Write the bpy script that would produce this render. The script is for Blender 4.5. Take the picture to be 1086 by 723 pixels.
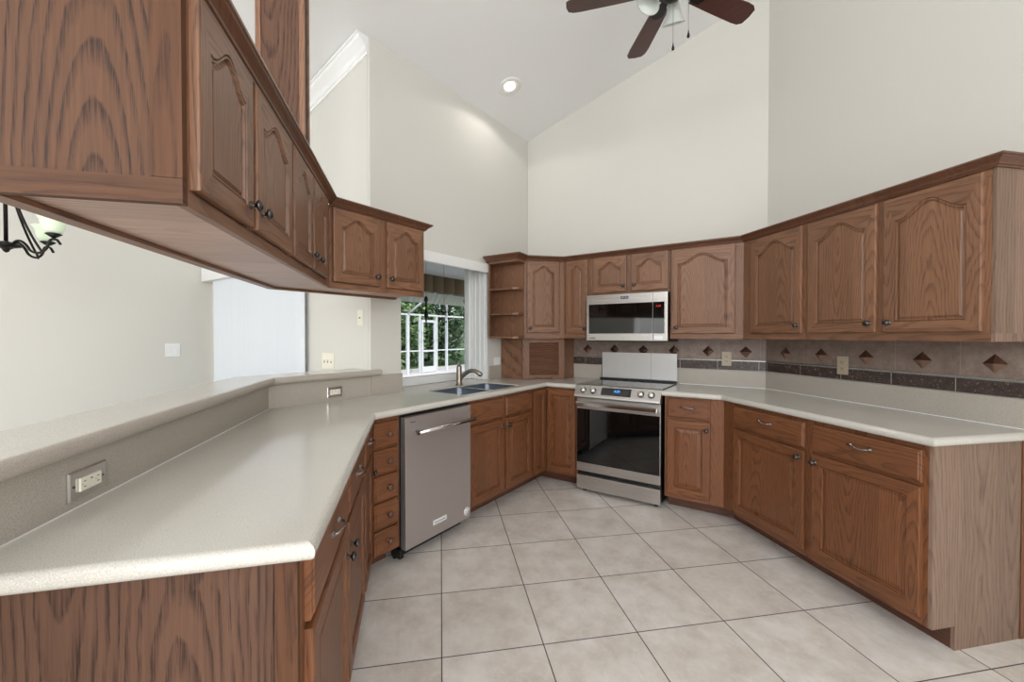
import bpy, bmesh, math, random
from mathutils import Vector, Matrix
from mathutils.geometry import tessellate_polygon
PI = math.pi
random.seed(7)
sc = bpy.context.scene
for o in list(bpy.data.objects): bpy.data.objects.remove(o)
COL = sc.collection
H = 1.335
# ------------------------------------------------------------------ camera, world, lights, exposure
cd = bpy.data.cameras.new('camera'); cam = bpy.data.objects.new('camera', cd); COL.objects.link(cam)
cd.sensor_width = 36; cd.lens = 438.0/1086*36; cd.clip_start = 0.03; cd.clip_end = 300
cam.location = (0, 0, H); cam.rotation_euler = (math.radians(90-0.74), 0, math.radians(33.9))
sc.camera = cam
sc.view_settings.view_transform = 'Standard'; sc.view_settings.look = 'None'
sc.view_settings.gamma = 1; sc.view_settings.use_curve_mapping = False
sc.view_settings.exposure = 0.06
w = bpy.data.worlds.new('world'); sc.world = w; w.use_nodes = True
wn = w.node_tree; bgn = wn.nodes['Background']
sky = wn.nodes.new('ShaderNodeTexSky'); sky.sky_type = 'NISHITA'; sky.sun_disc = False
sky.sun_elevation = math.radians(48); sky.sun_rotation = math.radians(100); sky.air_density = 1.0; sky.dust_density = 2.0
wn.links.new(sky.outputs[0], bgn.inputs[0]); bgn.inputs[1].default_value = 0.24
sl = bpy.data.lights.new('sun', 'SUN'); sl.energy = 2.2; sl.angle = 0.02; sl.color = (1, .96, .9)
so = bpy.data.objects.new('sun', sl); COL.objects.link(so); so.rotation_euler = (math.radians(28), math.radians(30), 0); so.location = (6, -2, 12)
def area(name, loc, rot, sx, sy, e, col=(1, 1, 1)):
    l = bpy.data.lights.new(name, 'AREA'); l.shape = 'RECTANGLE'; l.size = sx; l.size_y = sy; l.energy = e; l.color = col
    o = bpy.data.objects.new(name, l); COL.objects.link(o); o.location = loc; o.rotation_euler = rot; return o
# daylight entering through the big openings behind and beside the camera, plus two added high fill lamps
area('daylight_back', (-.9, -4.9, 1.4), (math.radians(90), 0, 0), 5.6, 2.5, 88, (.97, .985, 1))
area('fill_back_high', (-.9, -4.9, 3.1), (math.radians(102), 0, 0), 5.0, 1.0, 108, (.97, .985, 1))  # added fill lamp to lift the ceiling; the wall is solid up here
area('daylight_right', (2.95, -2.4, 1.4), (math.radians(90), 0, math.radians(90)), 3.4, 2.3, 132, (.97, .985, 1))
area('fill_right_high', (2.9, -2.2, 3.1), (math.radians(100), 0, math.radians(80)), 3.0, .8, 95, (.97, .985, 1))  # added fill lamp for window wall and ceiling; no opening at this height

# ------------------------------------------------------------------ node helpers / materials
class N:
    def __init__(s, name):
        s.m = bpy.data.materials.new(name); s.m.use_nodes = True; s.t = s.m.node_tree
        s.b = s.t.nodes['Principled BSDF']
    def n(s, typ, **k):
        x = s.t.nodes.new(typ)
        for a, v in k.items(): setattr(x, a, v)
        return x
    def L(s, a, b): s.t.links.new(a, b)
    def setin(s, sock, v):
        if hasattr(v, 'links') or hasattr(v, 'is_output'): s.L(v, sock)
        else: sock.default_value = v
    def M(s, op, a, b=0.0, c=None):
        x = s.n('ShaderNodeMath', operation=op); s.setin(x.inputs[0], a); s.setin(x.inputs[1], b)
        if c is not None: s.setin(x.inputs[2], c)
        return x.outputs[0]
    def comb(s, a, b, c=0.0):
        x = s.n('ShaderNodeCombineXYZ'); s.setin(x.inputs[0], a); s.setin(x.inputs[1], b); s.setin(x.inputs[2], c); return x.outputs[0]
    def noise(s, vec, scale, detail=3, rough=.5):
        x = s.n('ShaderNodeTexNoise'); s.L(vec, x.inputs['Vector']); x.inputs['Scale'].default_value = scale
        x.inputs['Detail'].default_value = detail; x.inputs['Roughness'].default_value = rough; return x.outputs['Fac']
    def mix(s, f, a, b, mode='MIX'):
        x = s.n('ShaderNodeMix', data_type='RGBA', blend_type=mode); s.setin(x.inputs[0], f); s.setin(x.inputs[6], a); s.setin(x.inputs[7], b); return x.outputs[2]
    def rng(s, v, a, b, c=0.0, d=1.0):
        x = s.n('ShaderNodeMapRange'); s.L(v, x.inputs[0])
        for i, q in enumerate((a, b, c, d)): x.inputs[i+1].default_value = q
        return x.outputs[0]
    def obj(s): return s.n('ShaderNodeTexCoord').outputs['Object']
    def sep(s, v):
        x = s.n('ShaderNodeSeparateXYZ'); s.L(v, x.inputs[0]); return x.outputs
    def bump(s, h, st, dist=.01):
        x = s.n('ShaderNodeBump'); s.L(h, x.inputs['Height']); x.inputs['Strength'].default_value = st; x.inputs['Distance'].default_value = dist
        s.L(x.outputs[0], s.b.inputs['Normal'])
def lin(r, g, b):
    f = lambda c: ((c/255+.055)/1.055)**2.4 if c > 10 else c/255/12.92
    return (f(r), f(g), f(b), 1)
def plain(name, rgb, rough=.5, metal=0.0, spec=.5, emis=0, alpha=1):
    k = N(name); k.b.inputs['Base Color'].default_value = lin(*rgb); k.b.inputs['Roughness'].default_value = rough
    k.b.inputs['Metallic'].default_value = metal; k.b.inputs['Specular IOR Level'].default_value = spec
    if emis: k.b.inputs['Emission Color'].default_value = lin(*rgb); k.b.inputs['Emission Strength'].default_value = emis
    return k.m
def oak(name, light, dark, axis='z', across='xy', W=.17, center=None, tilt=.075, ring=.0105, strength=.75, rough=.42, c0=.012, wobk=1.0):
    k = N(name); s = k.sep(k.obj()); rnd = k.n('ShaderNodeObjectInfo').outputs['Random']
    al = {'x': s[0], 'y': s[1], 'z': s[2]}[axis]
    if across == 'xy': ac = k.M('ADD', s[0], s[1])
    elif across == 'yz': ac = k.M('ADD', s[1], s[2])
    elif across == 'y': ac = s[1]
    elif across == 'x': ac = s[0]
    elif across == 'z': ac = s[2]
    if center is None:
        ac = k.M('ADD', ac, k.M('MULTIPLY', rnd, 13.7)); al = k.M('ADD', al, k.M('MULTIPLY', rnd, 7.3))
    else: ac = k.M('SUBTRACT', ac, center - W/2)
    q = k.M('DIVIDE', ac, W); bd = k.M('FLOOR', q); a = k.M('MULTIPLY', k.M('SUBTRACT', k.M('FRACT', q), .5), W)
    a = k.M('ADD', a, k.M('MULTIPLY', k.M('SUBTRACT', k.M('FRACT', k.M('MULTIPLY', bd, .37)), .4), W*(.5 if center is None else 0)))
    al2 = k.M('ADD', al, k.M('MULTIPLY', bd, .617))
    wob = k.noise(k.comb(k.M('MULTIPLY', ac, 5), k.M('MULTIPLY', al, 1.6), bd), 2.2, 2)
    wob2 = k.noise(k.comb(k.M('MULTIPLY', ac, 30), k.M('MULTIPLY', al, 12), bd), 2.0, 2)
    cz = k.M('ADD', k.M('MULTIPLY', k.M('PINGPONG', al2, .95), tilt), c0)
    r = k.M('SQRT', k.M('ADD', k.M('MULTIPLY', k.M('MULTIPLY', a, a), .55), k.M('MULTIPLY', cz, cz)))
    r = k.M('ADD', r, k.M('ADD', k.M('MULTIPLY', wob, .022*wobk), k.M('MULTIPLY', wob2, .0028)))
    f = k.M('FRACT', k.M('DIVIDE', r, ring))
    ringd = k.M('MULTIPLY', k.rng(f, .45, .86), k.rng(f, 1.0, .9))
    fine = k.noise(k.comb(k.M('MULTIPLY', ac, 330), k.M('MULTIPLY', al, 9), bd), 1.0, 3, .65)
    pore = k.rng(fine, .42, .62)
    fine2 = k.noise(k.comb(k.M('MULTIPLY', ac, 110), k.M('MULTIPLY', al, 3), bd), 1.0, 2)
    dk = k.M('MULTIPLY', k.M('ADD', k.M('MULTIPLY', ringd, .85), .18), k.M('ADD', k.M('MULTIPLY', pore, .75), .25))
    dk = k.M('MULTIPLY', dk, strength)
    tone = k.M('ADD', k.M('ADD', .80, k.M('MULTIPLY', k.M('FRACT', k.M('MULTIPLY', k.M('ADD', bd, rnd), 3.713)), .22)), k.M('MULTIPLY', k.M('SUBTRACT', fine2, .5), .55))
    base = k.mix(dk, light, dark)
    tn = k.comb(tone, tone, tone)
    k.L(k.mix(1.0, base, tn, 'MULTIPLY'), k.b.inputs['Base Color'])
    k.b.inputs['Roughness'].default_value = rough; k.b.inputs['Specular IOR Level'].default_value = .45
    k.bump(k.M('SUBTRACT', 1.0, dk), .18, .0015)
    return k.m
OL, OD = lin(136, 97, 72), lin(62, 40, 31)
M = {}
M['ov'] = oak('oak_upper_vertical', OL, OD, W=.23, ring=.0075, strength=.78); M['oh'] = oak('oak_upper_horizontal', OL, OD, 'x', 'yz', W=.09, tilt=.04)
BL, BD = lin(128, 80, 49), lin(52, 31, 20)
M['bv'] = oak('oak_base_vertical', BL, BD, W=.21, ring=.0075, strength=.85); M['bh'] = oak('oak_base_horizontal', BL, BD, 'x', 'yz', W=.13, tilt=.05)
M['end'] = oak('oak_end_panel', lin(100, 69, 50), lin(44, 31, 27), 'z', 'y', W=.60, center=-.03, tilt=.105, ring=.0118, strength=1.1, wobk=.35, c0=.02)  # oak darkened so the strongly lit end looks shaded
M['endr'] = oak('oak_rail_on_end', lin(92, 62, 44), lin(52, 35, 27), 'y', 'z', W=.06, tilt=.02)  # same oak, shade put into the colour for the end rail
M['ends'] = oak('oak_stile_on_end', lin(95, 63, 43), lin(52, 34, 26), 'z', 'y', W=.06, tilt=.02)  # same oak, shade put into the colour for end stiles
M['endb'] = oak('oak_end_base', lin(100, 72, 57), lin(40, 28, 24), 'z', 'xy', W=.23, tilt=.05, ring=.011, strength=.95)  # base end darkened as well, to offset the lamps behind the camera
M['endc'] = oak('oak_end_pale', lin(140, 116, 100), lin(84, 66, 56), 'z', 'xy', W=.21, tilt=.05, strength=.7)  # greyed and paled: sheen of reflected light put into the oak colour
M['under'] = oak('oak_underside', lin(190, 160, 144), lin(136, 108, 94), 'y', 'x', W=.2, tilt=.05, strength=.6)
M['toe'] = oak('oak_toe', lin(96, 62, 46), lin(50, 30, 24), 'x', 'yz', W=.1, tilt=.04)
M['toew'] = oak('oak_crown', lin(108, 72, 52), lin(64, 40, 30), 'x', 'yz', W=.2, tilt=.02, strength=.5, rough=.3)
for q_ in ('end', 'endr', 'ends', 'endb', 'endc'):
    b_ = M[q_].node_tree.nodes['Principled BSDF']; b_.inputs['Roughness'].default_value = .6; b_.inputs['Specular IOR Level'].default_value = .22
def paint(name, rgb, bs=.12, sc_=60):
    k = N(name); k.b.inputs['Base Color'].default_value = lin(*rgb); k.b.inputs['Roughness'].default_value = .75
    k.b.inputs['Specular IOR Level'].default_value = .25
    k.bump(k.noise(k.obj(), sc_, 4), bs, .004); return k.m
M['wall'] = paint('wall_paint', (211, 209, 202)); M['ceil'] = paint('ceiling_paint', (240, 241, 241), .2, 28)
M['white'] = plain('white_trim', (236, 237, 236), .35); M['offwhite'] = plain('offwhite_plastic', (232, 228, 212), .4)
M['black'] = plain('black_plastic', (14, 14, 15), .35); M['tamb'] = plain('tambour_wood', (112, 76, 55), .45); M['satin'] = plain('satin_steel_plate', (206, 204, 202), .18, .95); M['slot'] = plain('slot', (40, 38, 36), .6)
def stone(name, a, b, rough=.16):
    k = N(name); o = k.obj()
    n1 = k.noise(o, 420, 3, .7); n2 = k.noise(o, 5, 3); n3 = k.noise(o, 230, 2)
    c = k.mix(k.rng(n1, .35, .65), lin(*a), lin(*b)); c = k.mix(k.rng(n2, .3, .7, 0, .25), c, lin(a[0]-26, a[1]-28, a[2]-32))
    c = k.mix(k.rng(n3, .68, .74, 0, .5), c, lin(110, 98, 86))
    k.L(c, k.b.inputs['Base Color']); k.b.inputs['Roughness'].default_value = rough; return k.m
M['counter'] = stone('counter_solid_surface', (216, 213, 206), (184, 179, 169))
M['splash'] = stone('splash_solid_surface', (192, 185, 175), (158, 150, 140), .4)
def steel(name, rgb, rough=.3, ax=0, metal=1.0):
    k = N(name); s = k.sep(k.obj())
    v = k.comb(*( (k.M('MULTIPLY', s[0], 3), k.M('MULTIPLY', s[1], 3), k.M('MULTIPLY', s[2], 500)) if ax == 0 else (k.M('MULTIPLY', s[0], 500), k.M('MULTIPLY', s[1], 500), k.M('MULTIPLY', s[2], 3))))
    n = k.noise(v, 1.0, 2)
    k.b.inputs['Base Color'].default_value = lin(*rgb); k.b.inputs['Metallic'].default_value = metal
    k.L(k.rng(n, .3, .7, rough-.05, rough+.08), k.b.inputs['Roughness']); return k.m
M['steel'] = steel('stainless_steel', (200, 196, 192), .3); M['steelv'] = steel('stainless_vertical', (206, 204, 202), .42, 1, .85)
M['dw'] = steel('dishwasher_steel', (192, 185, 183), .42, 1, .85)
M['chrome'] = plain('polished_metal', (210, 208, 206), .12, 1.0); M['nickel'] = plain('brushed_nickel', (150, 140, 128), .3, 1.0)
M['pewter'] = plain('dark_pewter', (88, 84, 84), .28, 1.0); M['pull'] = plain('antique_pewter', (150, 146, 144), .25, 1.0)
M['woodknob'] = plain('brown_knob', (96, 66, 50), .3)
M['glassblk'] = plain('black_glass', (6, 7, 8), .04, 0, .8); M['ceran'] = plain('ceramic_cooktop', (26, 26, 28), .05, 0, 1.0)
M['bulb'] = plain('bulb', (255, 250, 240), .5, emis=5); M['can'] = plain('can_reflector', (225, 222, 216), .3, .3)
M['blue'] = plain('blue_badge', (24, 42, 84), .3); M['digits'] = plain('digits', (60, 150, 255), .5, emis=2.0); M['red'] = plain('red_digits', (200, 40, 40), .5, emis=.7)
M['iron'] = plain('dark_bronze', (32, 28, 28), .4, .6); M['bronze'] = plain('bronze_tile', (158, 130, 116), .22, .95)
M['silver'] = plain('silver_trim', (168, 166, 162), .25, .8)
M['deck'] = plain('pool_deck', (218, 212, 204), .8); M['grass'] = plain('grass', (92, 112, 60), .9); M['alum'] = plain('white_aluminium', (206, 209, 208), .5)
k = N('window_glass'); k.b.inputs['Transmission Weight'].default_value = 1; k.b.inputs['Roughness'].default_value = 0; k.b.inputs['IOR'].default_value = 1.02
k.b.inputs['Base Color'].default_value = (.97, .99, .99, 1); M['glass'] = k.m
k = N('frosted_glass'); k.b.inputs['Base Color'].default_value = lin(238, 244, 240); k.b.inputs['Roughness'].default_value = .35
k.b.inputs['Subsurface Weight'].default_value = 0; k.b.inputs['Transmission Weight'].default_value = .25; M['frost'] = k.m
k = N('lit_shade'); k.b.inputs['Base Color'].default_value = lin(206, 222, 196); k.b.inputs['Roughness'].default_value = .4
k.b.inputs['Emission Color'].default_value = lin(220, 235, 205); k.b.inputs['Emission Strength'].default_value = .22; M['litshade'] = k.m
k = N('mahogany'); s = k.sep(k.obj()); nz = k.noise(k.comb(k.M('MULTIPLY', s[0], 3), k.M('MULTIPLY', s[1], 60), s[2]), 2, 3)
k.L(k.mix(k.rng(nz, .3, .7), lin(92, 44, 36), lin(58, 26, 22)), k.b.inputs['Base Color']); k.b.inputs['Roughness'].default_value = .35; M['blade'] = k.m
k = N('blind_fabric'); k.b.inputs['Base Color'].default_value = lin(228, 233, 238); k.b.inputs['Roughness'].default_value = .45
tr = k.n('ShaderNodeBsdfTranslucent'); tr.inputs[0].default_value = lin(236, 238, 238); mx = k.n('ShaderNodeMixShader'); mx.inputs[0].default_value = .15
k.L(k.b.outputs[0], mx.inputs[1]); k.L(tr.outputs[0], mx.inputs[2]); k.L(mx.outputs[0], k.t.nodes['Material Output'].inputs[0]); M['blind'] = k.m
# floor tile
k = N('floor_tile'); s = k.sep(k.obj()); A_ = math.radians(133.7); T_ = .434
def grid(cx, cy, ph):
    u = k.M('ADD', k.M('MULTIPLY', s[0], cx), k.M('MULTIPLY', s[1], cy)); return k.M('DIVIDE', k.M('SUBTRACT', u, ph), T_)
gu = grid(math.cos(A_), math.sin(A_), -.0156); gv = grid(-math.sin(A_), math.cos(A_), -.0016)
def near(g): return k.M('MINIMUM', k.M('FRACT', g), k.M('SUBTRACT', 1.0, k.M('FRACT', g)))
gd = k.M('MULTIPLY', k.M('MINIMUM', near(gu), near(gv)), T_)
grout = k.rng(gd, .0020, .0030, 1, 0)
wn_ = k.n('ShaderNodeTexWhiteNoise', noise_dimensions='2D'); k.L(k.comb(k.M('FLOOR', gu), k.M('FLOOR', gv)), wn_.inputs['Vector'])
tv = wn_.outputs['Value']; off = k.comb(k.M('ADD', s[0], k.M('MULTIPLY', tv, 9)), s[1], tv)
n1 = k.noise(off, 5.5, 6, .62); n2 = k.noise(off, 26, 5, .7); n3 = k.noise(k.comb(k.M('MULTIPLY', gu, 1), k.M('MULTIPLY', gv, 5), tv), 3, 4, .6)
c = k.mix(k.rng(n1, .36, .66), lin(228, 223, 217), lin(202, 192, 182)); c = k.mix(k.rng(n2, .52, .75, 0, .5), c, lin(236, 233, 229)); c = k.mix(k.rng(n3, .55, .8, 0, .4), c, lin(196, 186, 177))
c = k.mix(k.rng(tv, 0, 1, 0, .16), c, lin(206, 194, 182))
c = k.mix(grout, c, lin(78, 72, 68)); k.L(c, k.b.inputs['Base Color']); k.L(k.rng(grout, 0, 1, .32, .85), k.b.inputs['Roughness'])
k.bump(k.M('SUBTRACT', k.M('MULTIPLY', n2, .15), grout), .35, .002); M['floor'] = k.m
# wall tile
k = N('travertine_tile'); o = k.obj(); s = k.sep(o)
n1 = k.noise(o, 14, 6, .7); n2 = k.noise(o, 90, 4, .7); n3 = k.noise(o, 3, 2)
c = k.mix(k.rng(n1, .3, .7), lin(150, 134, 122), lin(112, 95, 86)); c = k.mix(k.rng(n2, .55, .72, 0, .55), c, lin(176, 156, 144)); c = k.mix(k.rng(n3, .3, .7, 0, .3), c, lin(110, 92, 84))
g = k.M('MULTIPLY', near(k.M('DIVIDE', k.M('SUBTRACT', s[0], .04), .2955)), .2955); gz = k.M('ABSOLUTE', k.M('SUBTRACT', s[2], .262))
gr = k.rng(k.M('MINIMUM', g, gz), .001, .002, 1, 0); c = k.mix(k.M('MULTIPLY', gr, .6), c, lin(160, 148, 138)); k.L(c, k.b.inputs['Base Color']); k.b.inputs['Roughness'].default_value = .45; k.bump(n2, .3, .003); M['tile'] = k.m
k = N('emperador_band'); o = k.obj(); s = k.sep(o); n1 = k.noise(o, 40, 6, .75); n2 = k.noise(o, 120, 4, .8)
c = k.mix(k.rng(n1, .35, .7), lin(44, 34, 31), lin(82, 66, 60)); n4 = k.noise(o, 62, 5, .85); c = k.mix(k.rng(n2, .60, .68, 0, .6), c, lin(150, 136, 128)); c = k.mix(k.rng(n4, .60, .66, 0, .9), c, lin(204, 190, 182))
g = k.M('MULTIPLY', near(k.M('DIVIDE', k.M('SUBTRACT', s[0], .013), .298)), .298); c = k.mix(k.rng(g, .0015, .0025, 1, 0), c, lin(170, 158, 148)); k.L(c, k.b.inputs['Base Color']); k.b.inputs['Roughness'].default_value = .28; M['band'] = k.m
def leafmat(name, a, b):
    k = N(name); o = k.obj(); k.L(k.mix(k.rng(k.noise(o, 1.6, 4), .35, .65), lin(*a), lin(*b)), k.b.inputs['Base Color']); k.b.inputs['Roughness'].default_value = .55; return k.m
M['leaf1'] = leafmat('leaves_mid', (92, 122, 74), (140, 164, 116)); M['leaf2'] = leafmat('leaves_dark', (52, 78, 52), (98, 124, 84)); M['bark'] = plain('bark', (96, 84, 72), .9)
k = N('lanai_curtain'); s = k.sep(k.obj()); f = k.M('FRACT', k.M('MULTIPLY', s[1], 3.2)); c = k.mix(k.rng(f, .0, 1), lin(66, 50, 38), lin(120, 96, 74)); k.L(c, k.b.inputs['Base Color']); M['drape'] = k.m

# ------------------------------------------------------------------ mesh builder, frames, things
class Fr:
    def __init__(s, O, ang):
        s.O = Vector((O[0], O[1], 0)); s.a = math.radians(ang); s.u = Vector((math.cos(s.a), math.sin(s.a), 0)); s.n = Vector((-s.u.y, s.u.x, 0))
    def w(s, x, y, z=0): return s.O + s.u*x + s.n*y + Vector((0, 0, z))
    def inv(s, p): v = Vector((p[0], p[1], 0)) - s.O; return (v.dot(s.u), v.dot(s.n))
FW = Fr((0, 0), 0); FB = Fr((0, 3.845), 0); FC = Fr((-.15, 3.845), -45); FA = Fr((-2.464, 1.177), 88.28); FP = Fr((-2.464, 1.177), 137.5)
OFF = {}
def meta(o, label=None, cat=None, group=None, kind=None):
    if label: o['label'] = label
    if cat: o['category'] = cat
    if group: o['group'] = group
    if kind: o['kind'] = kind
def thing(name, label, cat, fr, base, group=None, rot=0):
    o = bpy.data.objects.new(name, None); COL.objects.link(o); o.empty_display_size = .1
    o.location = fr.w(*base); o.rotation_euler = (0, 0, fr.a+rot); meta(o, label, cat, group); OFF[o.name] = Vector(base); return o
class MB:
    def __init__(s): s.b = bmesh.new()
    def face(s, pts, mi=0):
        vs = []
        for p in pts:
            if not vs or (vs[-1].co-Vector(p)).length > 1e-6: vs.append(s.b.verts.new(p))
        if len(vs) > 2 and (vs[0].co-vs[-1].co).length < 1e-6: vs.pop()
        if len(vs) < 3: return
        f = s.b.faces.new(vs); f.material_index = mi; return f
    def box(s, x0, x1, y0, y1, z0, z1, mi=0, bev=0):
        if x0 > x1: x0, x1 = x1, x0
        if y0 > y1: y0, y1 = y1, y0
        if z0 > z1: z0, z1 = z1, z0
        t = bmesh.new(); bmesh.ops.create_cube(t, size=1)
        for v in t.verts: v.co = Vector(((x0+x1)/2+v.co.x*(x1-x0), (y0+y1)/2+v.co.y*(y1-y0), (z0+z1)/2+v.co.z*(z1-z0)))
        if bev: bmesh.ops.bevel(t, geom=t.edges[:], offset=min(bev, (x1-x0)*.45, (y1-y0)*.45, (z1-z0)*.45), segments=2, affect='EDGES', profile=.6)
        s.add(t, mi); return s
    def add(s, t, mi=0, mat=None):
        if mat is not None: bmesh.ops.transform(t, matrix=mat, verts=t.verts)
        mp = {v: s.b.verts.new(v.co) for v in t.verts}
        for f in t.faces:
            try: g = s.b.faces.new([mp[v] for v in f.verts]); g.material_index = mi; g.smooth = f.smooth
            except ValueError: pass
        t.free()
    def prism(s, pts, z0, z1, mi=0, holes=None, axis='z'):
        """polygon extruded; axis z: pts=(x,y); axis y: pts=(x,z) extruded in y; axis x: pts=(y,z)"""
        def P(p, h): return (p[0], p[1], h) if axis == 'z' else ((p[0], h, p[1]) if axis == 'y' else (h, p[0], p[1]))
        loops = [pts] + (holes or []); flat = [p for l in loops for p in l]
        tris = tessellate_polygon([[Vector((p[0], p[1], 0)) for p in l] for l in loops])
        v0 = [s.b.verts.new(P(p, z0)) for p in flat]; v1 = [s.b.verts.new(P(p, z1)) for p in flat]
        for t in tris:
            for vs in (v0, v1):
                try: s.b.faces.new([vs[i] for i in t]).material_index = mi
                except ValueError: pass
        k = 0
        for l in loops:
            for i in range(len(l)):
                j = (i+1) % len(l)
                s.b.faces.new([v0[k+i], v0[k+j], v1[k+j], v1[k+i]]).material_index = mi
            k += len(l)
        return s
    def tube(s, pts, r, seg=8, mi=0, cap=True):
        pts = [Vector(p) for p in pts]; rs = r if isinstance(r, (list, tuple)) else [r]*len(pts)
        T0 = (pts[1]-pts[0]).normalized(); up = Vector((0, 0, 1)) if abs(T0.z) < .9 else Vector((1, 0, 0)); nrm = T0.cross(up).normalized(); prev = T0; rings = []
        for i, p in enumerate(pts):
            T = (pts[min(i+1, len(pts)-1)]-pts[max(i-1, 0)]).normalized()
            ax = prev.cross(T)
            if ax.length > 1e-6: nrm = Matrix.Rotation(prev.angle(T), 3, ax.normalized()) @ nrm
            prev = T; bn = T.cross(nrm).normalized()
            rings.append([s.b.verts.new(p+(nrm*math.cos(a)+bn*math.sin(a))*rs[i]) for a in [2*PI*q/seg for q in range(seg)]])
        for A, B in zip(rings, rings[1:]):
            for q in range(seg): f = s.b.faces.new([A[q], A[(q+1) % seg], B[(q+1) % seg], B[q]]); f.smooth = True; f.material_index = mi
        if cap: s.b.faces.new(rings[0][::-1]).material_index = mi; s.b.faces.new(rings[-1]).material_index = mi
        return s
    def lathe(s, prof, c, seg=20, axis='z', mi=0, mat=None):
        """prof: (r, h) pairs; axis z or -y (h towards the room)"""
        t = bmesh.new(); rings = []
        for r, h in prof:
            if r < 1e-5: rings.append([t.verts.new((0, 0, h))])
            else: rings.append([t.verts.new((r*math.cos(2*PI*q/seg), r*math.sin(2*PI*q/seg), h)) for q in range(seg)])
        for A, B in zip(rings, rings[1:]):
            for q in range(seg):
                vs = [A[q % len(A)], A[(q+1) % len(A)], B[(q+1) % len(B)], B[q % len(B)]]; u = []
                for v in vs:
                    if v not in u: u.append(v)
                if len(u) > 2: f = t.faces.new(u); f.smooth = True
        R = Matrix.Identity(4)
        if axis == 'y': R = Matrix.Rotation(PI/2, 4, 'X')      # h -> -y
        s.add(t, mi, Matrix.Translation(Vector(c)) @ (mat if mat is not None else R)); return s
    def sweep(s, path, prof, mi=0, closed_prof=True, side=1, cap=True):
        """path (x,y); prof (out,z); out measured to the left (side=1) of the path"""
        P = [Vector((p[0], p[1])) for p in path]; rings = []
        for i, p in enumerate(P):
            ds = []
            if i > 0: ds.append((P[i]-P[i-1]).normalized())
            if i < len(P)-1: ds.append((P[i+1]-P[i]).normalized())
            ns = [Vector((-d.y, d.x))*side for d in ds]
            if len(ns) == 2:
                m = (ns[0]+ns[1]).normalized(); m = m/max(.3, m.dot(ns[0]))
            else: m = ns[0]
            rings.append([s.b.verts.new((p.x+m.x*o, p.y+m.y*o, z)) for o, z in prof])
        n = len(prof)
        for A, B in zip(rings, rings[1:]):
            for q in range(n if closed_prof else n-1):
                s.b.faces.new([A[q], A[(q+1) % n], B[(q+1) % n], B[q]]).material_index = mi
        if cap and closed_prof: s.b.faces.new(rings[0]).material_index = mi; s.b.faces.new(rings[-1][::-1]).material_index = mi
        return s
    def build(s, name, mats, parent=None, fr=None, base=None, label=None, cat=None, group=None, kind=None, smooth=False):
        if not isinstance(mats, (list, tuple)): mats = [mats]
        root = parent
        while root is not None and root.parent is not None: root = root.parent
        off = OFF.get(root.name, Vector((0, 0, 0))) if root is not None else (Vector(base) if base else Vector((0, 0, 0)))
        for v in s.b.verts: v.co -= off
        bmesh.ops.recalc_face_normals(s.b, faces=s.b.faces[:])
        me = bpy.data.meshes.new(name); s.b.to_mesh(me); s.b.free()
        for m in mats: me.materials.append(m)
        if smooth:
            for p in me.polygons: p.use_smooth = True
        o = bpy.data.objects.new(name, me); COL.objects.link(o)
        if parent is not None: o.parent = parent
        else:
            fr = fr or FW; o.location = fr.w(*off); o.rotation_euler = (0, 0, fr.a); OFF[o.name] = off
        meta(o, label, cat, group, kind); return o
def text(name, body, size, mat, parent, loc, mirror=False, ext=.0008, rotx=PI/2):
    cu = bpy.data.curves.new(name, 'FONT'); cu.body = body; cu.size = size; cu.extrude = ext; cu.align_x = 'CENTER'; cu.align_y = 'CENTER'
    t = bpy.data.objects.new(name, cu); COL.objects.link(t); bpy.context.view_layer.update()
    me = bpy.data.meshes.new_from_object(t.evaluated_get(bpy.context.evaluated_depsgraph_get())); bpy.data.objects.remove(t)
    me.materials.clear(); me.materials.append(mat)
    root = parent
    while root.parent is not None: root = root.parent
    me.transform(Matrix.Translation(Vector(loc)-OFF[root.name]) @ Matrix.Rotation(rotx, 4, 'X'))
    o = bpy.data.objects.new(name, me); COL.objects.link(o); o.parent = parent; return o

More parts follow.
